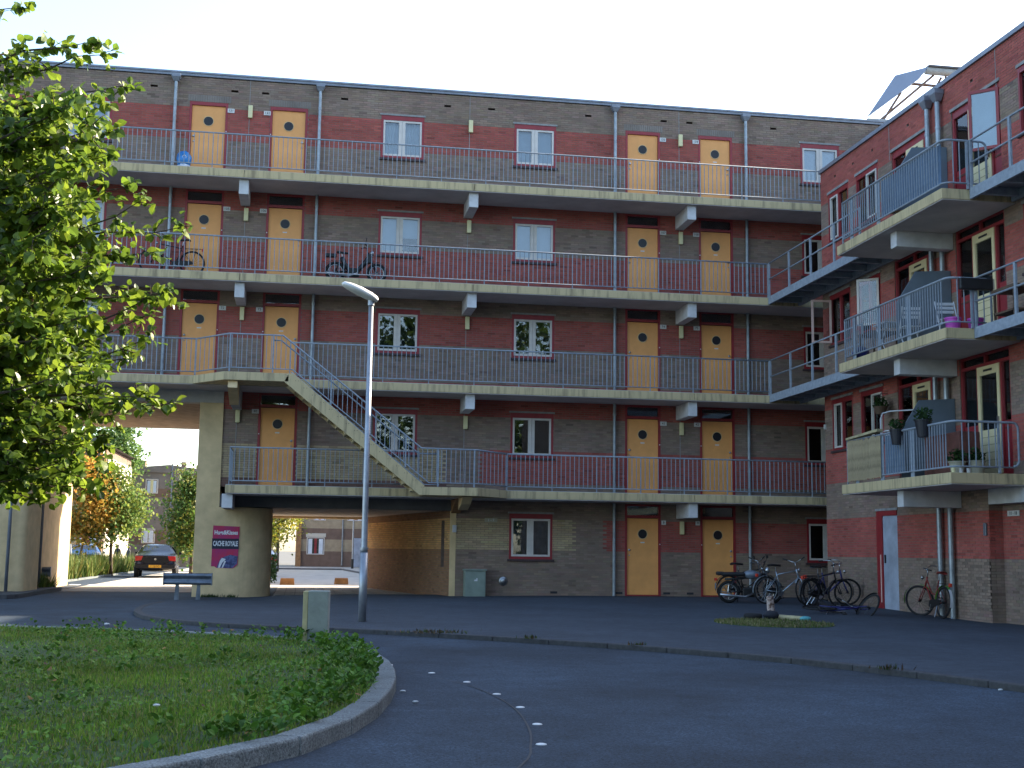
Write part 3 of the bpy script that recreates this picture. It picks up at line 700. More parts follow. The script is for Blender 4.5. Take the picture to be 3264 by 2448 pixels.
# ================================================================== WING (right)
W = 13.994; WR = 11.9; WY1 = -46.0; WY0 = -2.92
WB = thing('apartment_wing', (19, -15, 0), 'red and brown brick block with concrete balconies on the right', 'building')
WBANDS = [1.17, 2.17, 3.14, 4.09, 5.12, 6.06, 7.0, 7.96, 9.0, 9.97, 10.9]
def colW(u, z):
    k = sum(z > b for b in WBANDS); return tuple(c * (1.12 if k % 2 else 1.05) for c in (RD if k % 2 else BR))
# u runs along -Y from the free corner
def uy(y): return WY0 - y
holes = []
for f in (1, 2, 3):
    z = S[f]
    holes += [(uy(-3.42), uy(-4.72), z + 1.13, z + 2.50), (uy(-5.21), uy(-6.49), z + 1.13, z + 2.50)]
    tz = 2.50 if f == 3 else 2.62
    holes += [(uy(-7.26), uy(-9.20), z + .0, z + tz), (uy(-10.2), uy(-12.19), z + .0, z + tz), (uy(-12.89), uy(-14.2), z + 1.10, z + 2.50)]
holes += [(uy(-5.96), uy(-7.06), -.2, 2.31)]
for y in (-3.9, -5.05, -6.2, -9.05 + .9, -11.3 + .2, -13.2): holes.append((uy(y) - .05, uy(y) + .05, 11.4375, 11.5))
NB = (uy(-7.55), uy(-11.15), -.2, 1.17)                                   # single bricks here
skip = [(uy(-8.1), uy(-11.16), .19, 1.19)]
UEND = uy(-26.0); NEND = uy(-15.6)
for f in (1, 2, 3): holes += [(uy(y), uy(y - 1.3), S[f] + 1.10, S[f] + 2.50) for y in (-15.1, -17.6, -20.1)]
niche = [(uy(-11.2), NEND, -.2, 2.30)]
wwall = brick_wall(WB, (W, WY0), (0, -1), (-1, 0), 0, UEND, -.25, WR - .1, holes + niche, colW, skip=skip)
brick_wall(WB, (W + .30, WY0), (0, -1), (-1, 0), uy(-11.2), NEND, -.25, 2.62, [], lambda u, z: colW(u, z + .01))
# the brick pieces nearest to the viewer, one by one
ME_b = []
for k in range(8):
    me = MB().box(-.008, .004, -.105, .105, 0, .0525).mesh('brick', 'brick'); a = me.attributes.new('Col', 'FLOAT_COLOR', 'FACE')
    c = np.array(BR) * (.76 + .06 * k) * np.array([1.05 + .03 * (k % 3 - 1), 1.05, 1.05 - .02 * (k % 2)]); a.data.foreach_set('color', np.tile(np.append(c, 1), 6).astype(np.float32)); ME_b.append(me)
u_a, u_b = skip[0][0], skip[0][1]; cnt = 0
for k in range(int(.1875 / .0625) + 0, 19):
    z = k * .0625; x = (math.floor(u_a / .22 - (k % 2) * .5) + (k % 2) * .5) * .22
    while x < u_b:
        p, q = max(u_a, x), min(u_b, x + .22)
        if q - p > .03 and z + .06 < 1.19 and z > .18:
            o = bpy.data.objects.new('brick', random.choice(ME_b)); link(o, wwall, False, (W, WY0 - (p + q) / 2, z)); o.scale = (random.uniform(.85, 1.2), (q - p - .010) / .21, 1); cnt += 1
        x += .22
print('bricks', cnt)
MB().box(17.35, 27, WY0, .2, -.2, 14.34).build('sun_gap_block', 'bg_brown', WB)  # unseen block added to stop sun and glow entering behind the wing
brick_wall(WB, (W, -11.2), (1, 0), (0, -1), .0, .295, -.25, 2.30, [], lambda u, z: colW(u, z), thick=.08)
MB().box(W + .52, W + 10, WY1, WY0 - .3, -.2, WR - .3).build('core', 'room_dark', WB)
MB().box(W, W + 10, WY1, WY0 - UEND, -.25, WR - .1).build('wall', 'bg_brown', WB)
MB().box(W + .12, W + 10, WY0 - .12, WY0, -.25, WR - .1).build('wall', 'bg_brown', WB)
MB().box(W - .06, W + 10, WY1, WY0 + .02, WR - .1, WR).build('roof_coping', 'trim_grey', WB)
for y in (-7.26 + .1, -12.08): MB().box(W - .0105, W, y - .008, y + .008, 10.9, WR - .1).build('wall_joint', 'lintel_grey', WB)
MB().box(W - .02, W + .28, -15.6, -11.21, 2.30, 2.62).build('niche_beam', 'concrete_white', WB, bevel=.01)
def ringx(mb, y0, y1, z0, z1, w, x0, x1):      # frame in the wing wall plane, y0>y1
    return mb.box(x0, x1, y0 - w, y0, z0, z1).box(x0, x1, y1, y1 + w, z0, z1).box(x0, x1, y1 + w, y0 - w, z0, z0 + w).box(x0, x1, y1 + w, y0 - w, z1 - w, z1)
def wing_window(y0, y1, z0, z1, f, k):
    ym = (y0 + y1) / 2
    fr = ringx(MB(), y0, y1, z0, z1, .055, W - .005, W + .10).box(W - .005, W + .1, ym - .03, ym + .03, z0 + .055, z1 - .055).box(W - .002, W + .1, y1 + .055, y0 - .055, z1 - .12, z1 - .055).build('window', 'paint_red', WB)
    MB().box(W + .05, W + .056, y1 + .05, y0 - .05, z0 + .05, z1 - .05).build('pane', 'glass', fr)
    MB().box(W - .03, W + .02, y1 - .03, y0 + .03, z1 + .002, z1 + .07).build('lintel', 'lintel_grey', fr)
    MB().box(W - .06, W + .02, y1 - .04, y0 + .04, z0 - .06, z0 - .002).build('sill', 'sill_dark', fr)
    if f == 2 and k < 2:   # casement standing open
        ys = y0 - .08 if k == 0 else y1 + .05
        L = .55; a = math.radians(95 if k == 0 else 50); dx, dy = -math.sin(a), (-math.cos(a) if k == 0 else math.cos(a))
        h = z1 - .13 - z0 - .06; m_ = 'paint_pink' if k == 0 else 'paint_white'
        s = MB(); P0 = Vector((W - .02, ys, z0 + .06)); D = Vector((dx, dy, 0)); N = Vector((-dy, dx, 0)) * .04; Z = Vector((0, 0, 1)); wd = .055
        for a0, a1, b0, b1 in ((0, wd, 0, h), (L - wd, L, 0, h), (wd, L - wd, 0, wd), (wd, L - wd, h - wd, h)):
            s.prism([P0 + D * a0 + Z * b0, P0 + D * a1 + Z * b0, P0 + D * a1 + Z * b1, P0 + D * a0 + Z * b1], N)
        so_ = s.build('sash', m_, fr)
        MB().prism([P0 + D * wd + Z * wd + N * .5, P0 + D * (L - wd) + Z * wd + N * .5, P0 + D * (L - wd) + Z * (h - wd) + N * .5, P0 + D * wd + Z * (h - wd) + N * .5], N * .1).build('pane', 'glass_clear', fr)
        MB().box(W + .10, W + .11, ym - .02, y0 - .1, z0 + .1, z1 - .1).build('curtain', 'curtain', fr)
    else:
        o1 = ringx(MB(), (y0 - .16) if k == 0 else ym - .0, (ym + .01) if k == 0 else y1 + .06, z0 + .06, z1 - .13, .045, W - .03, W + .03).build('sash', 'paint_white', fr)
    if k == 0: MB().box(W + .12, W + .125, y1 + .06, ym, z0 + .06, z1 - .1).build('curtain', 'net_grey', fr)
def wing_unit(y0, y1, dy0, dy1, f):
    z = S[f]; zt_ = z + (2.50 if f == 3 else 2.62); zd = z + 2.33
    fr = ringx(MB(), y0, y1, z + .0, zt_, .06, W + .02, W + .14)
    fr.box(W + .02, W + .14, dy0, dy0 + .06, z + .06, zd).box(W + .02, W + .14, dy1 - .06, dy1, z + .06, zd)
    if f < 3: fr.box(W + .02, W + .14, y1 + .06, y0 - .06, zd, zd + .07).box(W + .02, W + .14, (y0 + y1) / 2 - .03, (y0 + y1) / 2 + .03, zd + .07, zt_ - .06)
    else: fr.box(W + .02, W + .14, y1 + .06, y0 - .06, zd, zt_ - .06)
    u = fr.build('balcony_front', 'paint_red', WB)
    for a, b in ((y0 - .06, dy0 + .06), (dy1 - .06, y1 + .06)):      # fixed lights with red lower panels
        MB().box(W + .05, W + .10, b, a, z + .06, z + 1.12).build('panel', 'paint_red', u)
        MB().box(W + .035, W + .05, b + .03, a - .03, z + .95, z + .99).build('panel_rail', 'rust', u)
        MB().box(W + .07, W + .076, b, a, z + 1.12, zd).build('pane', 'glass', u)
        MB().box(W + .20, W + .205, b, a, z + 1.12, zd - .03).build('curtain', 'curtain' if f != 2 else 'net_grey', u)
    if f < 3: MB().box(W + .07, W + .076, y1 + .06, y0 - .06, zd + .07, zt_ - .06).build('transom', 'glass', u)
    dr = ringx(MB(), dy0 - .003, dy1 + .003, z + .06, zd - .005, .10, W + .0, W + .06).box(W + .0, W + .06, dy1 + .10, dy0 - .10, z + .16, z + .98)
    dr.box(W + .0, W + .06, dy1 + .1, dy0 - .1, zd - .19, zd - .10)
    d_ = dr.build('balcony_door', 'cream_door', WB)
    gr = MB()
    for q in range(5): gr.box(W - .004, W + .0, dy1 + .10, dy0 - .10, z + .18 + q * .16, z + .195 + q * .16)
    gr.build('grooves', 'plank', d_)
    MB().box(W + .03, W + .036, dy1 + .09, dy0 - .09, z + .97, zd - .18).build('pane', 'glass', d_)
    MB().box(W - .006, W + .0, (dy0 + dy1) / 2 - .17, (dy0 + dy1) / 2 + .17, zd - .12, zd - .075).build('vent_grille', 'black', d_)
    MB().box(W - .05, W - .0, dy1 + .04, dy1 + .06, z + 1.0, z + 1.22).build('handle', 'chrome', d_)
    if f == 3: MB().box(W - .03, W + .02, y1 - .03, y0 + .03, zt_ + .002, zt_ + .07).build('lintel', 'lintel_grey', u)
    MB().box(W + .3, W + .305, dy1 + .1, (dy0 + dy1) / 2, z + 1, zd - .2).build('curtain', 'net_grey', d_)
for f in (1, 2, 3):
    z = S[f]
    wing_window(-3.42, -4.72, z + 1.13, z + 2.50, f, 0); wing_window(-5.21, -6.49, z + 1.13, z + 2.50, f, 1)
    if f == 3: wing_window(-12.89, -14.2, z + 1.10, z + 2.50, f, 2)
    else: wing_window(-12.89, -14.2, z + 1.10, z + 2.50, 1, 2)
    for y in (-15.1, -17.6, -20.1): wing_window(y, y - 1.3, z + 1.10, z + 2.50, 1, 2)
    wing_unit(-7.26, -9.20, -8.0, -8.86, f); wing_unit(-10.2, -12.19, -10.9, -11.77, f)
# red casement open on the top floor
z = S[3]; s = MB(); P0 = Vector((W - .0, -12.14, z + 1.10)); D = Vector((-.5, .5, 0)).normalized() * .62; N = Vector((.03, .03, 0)); Z = Vector((0, 0, 1)); h = 1.3
Dn = D.normalized()
for a0, a1, b0, b1 in ((0, .06, 0, h), (.56, .62, 0, h), (.06, .56, 0, .06), (.06, .56, h - .06, h)): s.prism([P0 + Dn * a0 + Z * b0, P0 + Dn * a1 + Z * b0, P0 + Dn * a1 + Z * b1, P0 + Dn * a0 + Z * b1], N)
sa = s.build('open_casement', 'paint_red', WB); MB().prism([P0 + Dn * .06 + Z * .06 + N * .4, P0 + Dn * .56 + Z * .06 + N * .4, P0 + Dn * .56 + Z * (h - .06) + N * .4, P0 + Dn * .06 + Z * (h - .06) + N * .4], N * .1).build('pane', 'glass_clear', sa)
MB().prism([P0 + Dn * .07 + Z * .07 + N * .9, P0 + Dn * .55 + Z * .07 + N * .9, P0 + Dn * .55 + Z * (h - .07) + N * .9, P0 + Dn * .07 + Z * (h - .07) + N * .9], N * .05).build('curtain', 'blind', sa)
# ground floor store door
fr = MB().box(W - .02, W + .1, -6.28, -5.96, -.1, 2.31).box(W - .02, W + .1, -7.06, -6.28, 2.19, 2.31).build('door_frame', 'paint_red', WB)
MB().box(W + .0, W + .06, -7.06, -6.29, -.08, 2.185).build('store_door', 'white_door', WB)
MB().box(W - .03, W + .02, -7.1, -5.93, 2.312, 2.37).build('lintel', 'lintel_grey', WB)
MB().box(W - .025, W - .0205, -6.20, -6.15, .1, 1.25).build('pipe_cover', 'paint_pink', WB)
MB().box(W - .02, W, -6.42, -6.36, 1.05, 1.25).build('door_handle', 'black', fr)
# rain pipes of the wing
for y, hz in ((-9.3, 11.72), (-9.79, 11.72)):
    p = MB().tube([(W - .11, y, zp(W, y) - .02), (W - .11, y, 11.5)], .058, 10)
    for zz in (1.3, 4.2, 7.1, 9.6, 10.8): p.tube([(W - .11, y, zz), (W - .11, y, zz + .07)], .066, 10)
    p = p.build('rain_pipe', 'zinc', WB)
    MB().add([(W - .24, y - .14, hz), (W - .02, y - .14, hz), (W - .02, y + .14, hz), (W - .24, y + .14, hz), (W - .24, y - .14, hz - .1), (W - .02, y - .14, hz - .1), (W - .02, y + .14, hz - .1), (W - .24, y + .14, hz - .1), (W - .17, y - .07, hz - .27), (W - .05, y - .07, hz - .27), (W - .05, y + .07, hz - .27), (W - .17, y + .07, hz - .27)],
             [(0, 1, 2, 3), (0, 4, 5, 1), (1, 5, 6, 2), (2, 6, 7, 3), (3, 7, 4, 0), (4, 8, 9, 5), (5, 9, 10, 6), (6, 10, 11, 7), (7, 11, 8, 4)]).build('hopper', 'trim_grey', p)
pl = MB().box(W + .275, W + .29, -11.86, -11.42, 2.06, 2.17).build('house_number', 'plate_white', WB); text('11 - 18', .10, 'print_black', Matrix.Translation((W + .273, -11.64, 2.112)) @ left_face(), pl, 'digits')
MB().box(W - .05, W - .008, -11.12, -11.02, 1.66, 1.92).build('intercom', 'moped_grey', WB, bevel=.01)
MB().box(W - .06, W - .008, -3.02, -2.95, 4.62, 4.75).build('wall_lamp', 'plate_white', WB)
# balconies with cantilever beam, privacy screen, railing
XO = W - 1.6
blab = {3: 'steel railing of the upper balcony backed with blue grey sheeting', 2: 'steel railing of the middle balcony with white folding chairs behind', 1: 'steel railing of the lowest balcony with rounded end and reed mat'}
for f in (1, 2, 3):
    z = S[f]
    b = MB().prism([(XO, -7.55, z - .228), (XO, -12.64, z - .228), (W - .012, -12.64, z - .228), (W - .012, -7.55 - .0, z - .228)], (0, 0, .21)).build('balcony_slab', 'concrete_cream', WB, bevel=.008)
    MB().box(XO + .02, W - .013, -12.62, -7.57, z - .247, z - .2285).build('soffit', 'soffit', b)
    MB().box(XO + .25, W - .013, -10.12, -9.84, z - .60, z - .248).build('beam', 'concrete_white', b, bevel=.008)
    # screen between the two halves
    MB().prism([(W - .02, -9.98, z + .02), (XO + .30, -9.98, z + .02), (XO + .30, -9.98, z + 1.02), (XO + .75, -9.98, z + 1.72), (W - .02, -9.98, z + 1.78)], (0, .03, 0)).build('privacy_screen', 'panel_blue', b)
    R = thing('balcony_railing', (XO + .05, -10, z), blab[f], 'railing', 'balcony railings')
    x = XO + .05; ya, yb = -7.80, -12.50; zz = z + .985; rr = .16
    yend = -12.56
    path = [(x, ya, z + 0)] if False else []
    cor = [(x + rr - rr * math.cos(t), yb - rr * math.sin(t) + 0, 0) for t in np.linspace(0, PI / 2, 6)]
    xe = W - .75 if f > 1 else W - .28
    top_ = [(x, ya, zz), (x, yb, zz)] + [(p[0], p[1], zz) for p in cor] + [(xe, yb - rr, zz)]
    if f == 1: top_ += [(xe + .12 * math.sin(t), yb - rr, zz - .12 + .12 * math.cos(t)) for t in np.linspace(.3, PI / 2, 5)] + [(xe + .12, yb - rr, z + .24)] + [(xe + .12 * math.cos(t), yb - rr, z + .24 - .12 * math.sin(t)) for t in np.linspace(.3, PI / 2, 5)]
    else: top_ += [(xe + .12 * math.sin(t), yb - rr, zz - .12 + .12 * math.cos(t)) for t in np.linspace(.3, PI / 2, 5)] + [(xe + .12, yb - rr, z + .1)]
    MB().tube(top_, .024, 8).build('top_rail', 'steel_blue', R, smooth=True)
    MB().tube([(x, ya, z + .10), (x, yb, z + .10)] + [(p[0], p[1], z + .10) for p in cor] + [(xe, yb - rr, z + .10)], .018, 6).build('bottom_rail', 'steel_blue', R, smooth=True)
    for i in range(1, 43): baluster(R, x, ya + (yb - ya) * i / 43, z + .1, zz)
    for xx in np.arange(x + .2, xe - .02, .14): baluster(R, xx, yb - rr, z + .1, zz)
    for yy in ((-8.27, -9.55, -10.95) if f != 3 else (-8.25, -9.65)): MB().box(x + .012, x + .03, yy - .075, yy + .075, z - .02, zz - .02).build('post', 'steel_blue', R)
    MB().box(x - .015, x + .015, ya - .015, ya + .015, z - .02, zz).build('post', 'steel_blue', R)
    MB().box(xe - .32, xe - .28, yb - rr - .02, yb - rr + .02, z - .02, zz).build('post', 'steel_blue', R)
# steel walkways to the galleries and to the right
def walkway(y0, y1, z, label):
    K = thing('steel_walkway', (13.5, (y0 + y1) / 2, z), label, 'walkway', 'steel walkways along the wing')
    MB().box(12.98, 13.04, y1, y0, z - .22, z + .0).build('edge_beam', 'steel_blue', K)
    MB().box(13.88, 13.94, y1, y0, z - .22, z + .0).build('edge_beam', 'steel_blue', K)
    MB().box(13.04, 13.88, y1, y0, z - .03, z - .005).build('deck', 'trim_grey', K)
    y = y0 - .25
    while y > y1: MB().box(13.04, 13.88, y - .05, y + .05, z - .18, z - .032).build('cross_beam', 'steel_blue', K); y -= .85
    for zz in (.985, .52): MB().tube([(13.01, y0, z + zz), (13.01, y1, z + zz)], .022, 8).build('hand_rail', 'steel_blue', K, smooth=True)
    y = y0 - .02
    while y >= y1 - .01:
        MB().box(12.99, 13.03, y - .035, y + .035, z - .05, z + .985).build('post', 'steel_blue', K); y -= (y0 - y1 - .06) / max(1, round((y0 - y1) / 1.45))
walkway(-1.42, -7.54, S[3], 'upper blue grey steel walkway from gallery to balcony')
walkway(-1.42, -7.54, S[2], 'lower blue grey steel walkway from gallery to balcony')
walkway(-12.66, -20, S[3], 'upper steel walkway running right from the top balcony out of view')
walkway(-12.66, -20, S[2], 'steel walkway running right from the middle balcony out of view')
# ================================================================== STREET FURNITURE
LX, LY = 1.09, -12.9; lz = zp(LX, LY)
L_ = thing('street_lamp', (LX, LY, lz), 'tall slender street lamp with elongated white head at the kerb', 'street lamp')
MB().tube([(LX, LY, lz - .02), (LX, LY, lz + 1.2)], .072, 14).tube([(LX, LY, lz + 1.2), (LX, LY, lz + 1.26), (LX, LY, lz + 2), (LX, LY, 5.64)], [.072, .056, .054, .042], 14).build('pole', 'galv', L_, smooth=True)
MB().tube([(LX, LY, 1.2), (LX, LY, 1.24)], .078, 14).build('collar', 'galv', L_)
h = MB(); hd = Vector((-.82, -.25, .32)).normalized(); side = hd.cross(Vector((0, 0, 1))).normalized(); upv = side.cross(hd)
P0 = Vector((LX + .11, LY, 5.67)); prof = [(0, .03, .03), (.03, .07, .05), (.15, .105, .065), (.35, .115, .07), (.52, .10, .06), (.64, .06, .04), (.67, .02, .015)]
vs = []; 
for t, w, hh in prof:
    for k in range(12):
        a = 2 * PI * k / 12; s_ = math.sin(a); vs.append(P0 + hd * t * 1.08 + side * w * 1.3 * math.cos(a) + upv * hh * 1.45 * (s_ if s_ > 0 else s_ * .55))
h.add(vs, [(i * 12 + k, i * 12 + (k + 1) % 12, (i + 1) * 12 + (k + 1) % 12, (i + 1) * 12 + k) for i in range(len(prof) - 1) for k in range(12)] + [tuple(range(12)), tuple(range(72, 84))])
h.build('lamp_head', 'lamp_glass', L_, smooth=True)
MB().tube([(LX, LY, 5.58), (LX, LY, 5.68)], .06, 12).build('lamp_socket', 'galv', L_)
CP = thing('concrete_post', (.22, -18.6, ROAD), 'short square concrete post standing behind the grass tip', 'post')
rz = math.radians(17)
c_ = MB().box(-.10, .165, -.13, .13, -.0, .78).build('post_body', 'post_grey', CP, local=True, bevel=.012)
MB().box(-.165, -.102, -.128, .128, -.0, .775).build('warm_lit_side', 'post_side_warm_lit', CP, local=True, bevel=.006)  # left face of the post, coloured for the warm light on it
CP.rotation_euler = (0, 0, math.radians(-6))
zc = zp(4.8, -.3)
UC = thing('utility_cabinet', (4.77, -.22, zc), 'grey green metal utility cabinet against the brick wall', 'cabinet')
MB().box(4.48, 5.06, -.40, -.03, zc - .02, zc + .70).build('body', 'cabinet_green', UC, bevel=.01)
MB().box(4.45, 5.09, -.43, -.02, zc + .70, zc + .745).build('lid', 'cabinet_green', UC, bevel=.01)
MB().box(4.51, 5.03, -.407, -.40, zc + .05, zc + .66).build('door', 'cabinet_green', UC)
MB().prism([(4.73, -.411, zc + .42), (4.83, -.411, zc + .42), (4.83, -.411, zc + .50), (4.80, -.411, zc + .50), (4.79, -.411, zc + .45), (4.76, -.411, zc + .47)], (0, .003, 0)).build('sticker', 'print_white', UC)
def guard_rail(x, y, L, rz, label, z=ROAD, posts=(.28, .72)):
    G = thing('guard_rail', (x, y, z), label, 'guard rail', 'crash barrier pieces by the piers', rotz=rz)
    prof = [(0, .38), (.05, .40), (.07, .44), (.03, .48), (.0, .52), (.03, .56), (.07, .60), (.05, .65), (0, .67)]
    for side_ in (1, -1):
        mb = MB(); vs = []
        for xx in (0, L):
            for d, zz in prof: vs.append((xx, side_ * (.05 + d), zz))
        for xx in (0, L):
            for d, zz in prof: vs.append((xx, side_ * (.046 + d), zz))
        n = len(prof); fs = [(i, i + 1, n + i + 1, n + i) for i in range(n - 1)] + [(2 * n + i, 2 * n + i + 1, 3 * n + i + 1, 3 * n + i) for i in range(n - 1)]
        mb.add(vs, fs).build('beam', 'guard_steel', G, local=True, smooth=True)
    MB().box(-.005, .02, -.12, .12, .37, .68).build('end_plate', 'guard_steel', G, local=True, bevel=.004)
    MB().box(L - .02, L + .005, -.12, .12, .37, .68).build('end_plate', 'guard_steel', G, local=True, bevel=.004)
    for t in posts: MB().prism([(L * t - .06, -.045, -.05), (L * t + .06, -.045, -.05), (L * t + .05, -.045, .40), (L * t - .03, -.045, .40)], (0, .09, 0)).build('post', 'guard_steel', G, local=True)
    return G
guard_rail(-3.42, -2.1, 1.2, .03, 'short guard rail on two posts left of the poster pier')
guard_rail(-9.4, -1.6, 1.55, .0, 'guard rail end at the left edge of the frame in front of the pier')
guard_rail(-8.75, 5.1, 1.25, .1, 'sunlit guard rail at the foot of the rear left pier', posts=(.3, .8))
# raised pavement and drain posts by the left piers
mb = MB().prism([(-14, -2.4, ROAD - .02), (-7.1, -2.4, ROAD - .02), (-6.95, -1.9, ROAD - .02), (-6.95, 4.0, ROAD - .02), (-14, 4.0, ROAD - .02)], (0, 0, .13)).build('pier_pavement', 'kerb_dark', kind='structure', bevel=.015)
for i, (x, y, lab_) in enumerate(((-7.62, -.20, 'thin dark pipe running up the front left pier'), (-7.52, 3.5, 'dark vertical pipe standing between the two left piers'))):
    o = MB().tube([(x, y, ROAD), (x, y, 5.1)], .045, 8).build('down_pipe', 'trim_grey', smooth=True); tag(o, lab_, 'pipe')
# poster on the pier
PO = thing('poster', (-2.0, -.07, 1.2), 'magenta and navy event poster pasted on the cream pier', 'poster')
def px(u): return -2.40 + u * .70
y_ = -.064
MB().prism([(px(0), y_, .70), (px(.12), y_, .70), (px(.2), y_, .66), (px(.82), y_, .65), (px(.90), y_, .69), (px(1), y_, .75), (px(1.03), y_, 1.78), (px(.02), y_, 1.80)], (0, .003, 0)).build('sheet', 'poster_magenta', PO)
MB().box(px(.0), px(1.02), y_ - .0015, y_, 1.17, 1.45).build('black_band', 'poster_navy', PO)
MB().prism([(px(.2), y_ - .001, .665), (px(.8), y_ - .001, .66), (px(.98), y_ - .001, .78), (px(1.0), y_ - .001, .98), (px(.7), y_ - .001, 1.02), (px(.35), y_ - .001, .92)], (0, .001, 0)).build('print', 'poster_blue', PO)
MB().prism([(px(.27), y_ - .002, .665), (px(.33), y_ - .002, .665), (px(.42), y_ - .002, .80), (px(.55), y_ - .002, .90), (px(.4), y_ - .002, .93), (px(.32), y_ - .002, .84)], (0, .0008, 0)).prism([(px(.40), y_ - .002, .665), (px(.45), y_ - .002, .665), (px(.56), y_ - .002, .84), (px(.50), y_ - .002, .86)], (0, .0008, 0)).build('print', 'print_white', PO)
text('Hugs&Kisses', .155, 'print_white', Matrix.Translation((px(.52), y_ - .002, 1.61)) @ FRONT, PO, ext=.0008, xs=.78, bold=.006)
text('CACHE ROYALE', .185, 'print_white', Matrix.Translation((px(.51), y_ - .0025, 1.31)) @ FRONT, PO, ext=.0008, xs=.49, bold=.007)
# carrier bags on the top gallery
BG = thing('shopping_bags', (-3.6, -.5, S[4]), 'blue and white carrier bags slumped beside door 131', 'bag')
def blob(c, r, n1=10, n2=14, seed=1, flat=1):
    rg = random.Random(seed); mb = MB(); vs = []
    for i in range(n1 + 1):
        th = PI * i / n1
        for k in range(n2):
            ph = 2 * PI * k / n2; q = 1 + .22 * (rg.random() - .5)
            vs.append((c[0] + r[0] * q * math.sin(th) * math.cos(ph), c[1] + r[1] * q * math.sin(th) * math.sin(ph), c[2] + r[2] * q * math.cos(th)))
    return mb.add(vs, [(i * n2 + k, i * n2 + (k + 1) % n2, (i + 1) * n2 + (k + 1) % n2, (i + 1) * n2 + k) for i in range(n1) for k in range(n2)])
blob((-3.58, -.55, S[4] + .40), (.21, .15, .25), seed=3).build('blue_bag', 'bag_blue', BG, smooth=True)
blob((-3.57, -.58, S[4] + .14), (.22, .15, .15), seed=5).build('white_bag', 'bag_white', BG, smooth=True)
MB().torus((-3.56, -.70, S[4] + .45), .05, .008, 'y', 16, 6).build('print', 'print_white', BG)

# ================================================================== BICYCLES AND MOPEDS
def rz_pts(pts, pivot, axis, ang):
    R = Matrix.Rotation(ang, 4, Vector(axis)); return [tuple(R @ (Vector(p) - Vector(pivot)) + Vector(pivot)) for p in pts]
def wheel(T, name, c, r, tr, steer=None, spokes=18, tm='rubber', rim='chrome', alloy=False):
    def tf(mb):
        if steer: mb.v = rz_pts(mb.v, *steer)
        return mb
    w = tf(MB().torus(c, r - tr, tr, 'y', 36, 8)).build(name, tm, T, local=True, smooth=True)
    tf(MB().torus(c, r - tr * 2.1, tr * .45, 'y', 36, 6)).build('rim', rim, w, local=True, smooth=True)
    sp_ = MB()
    for k in range(spokes):
        a = 2 * PI * k / spokes; e = (c[0] + (r - tr * 2) * math.cos(a), c[1], c[2] + (r - tr * 2) * math.sin(a)); q = (c[0] + .02 * math.cos(a + 1.2), c[1] + (.02 if k % 2 else -.02), c[2] + .02 * math.sin(a + 1.2))
        sp_.tube([q, e], .012 if alloy else .0022, 4)
    tf(sp_).build('spokes', rim, w, local=True)
    tf(MB().lathe([(.022, -.045), (.03, 0), (.022, .045)], c, 10, 'y')).build('hub', rim, w, local=True)
    return w
def arc(c, r, a0, a1, n=14, y=0): return [(c[0] + r * math.cos(a), y, c[2] + r * math.sin(a)) for a in np.linspace(math.radians(a0), math.radians(a1), n)]
def strip(path, w, th=.006):
    mb = MB(); vs = []
    for p in path: vs += [(p[0], p[1] - w, p[2]), (p[0], p[1] + w, p[2])]
    return mb.add(vs, [(2 * i, 2 * i + 1, 2 * i + 3, 2 * i + 2) for i in range(len(path) - 1)])
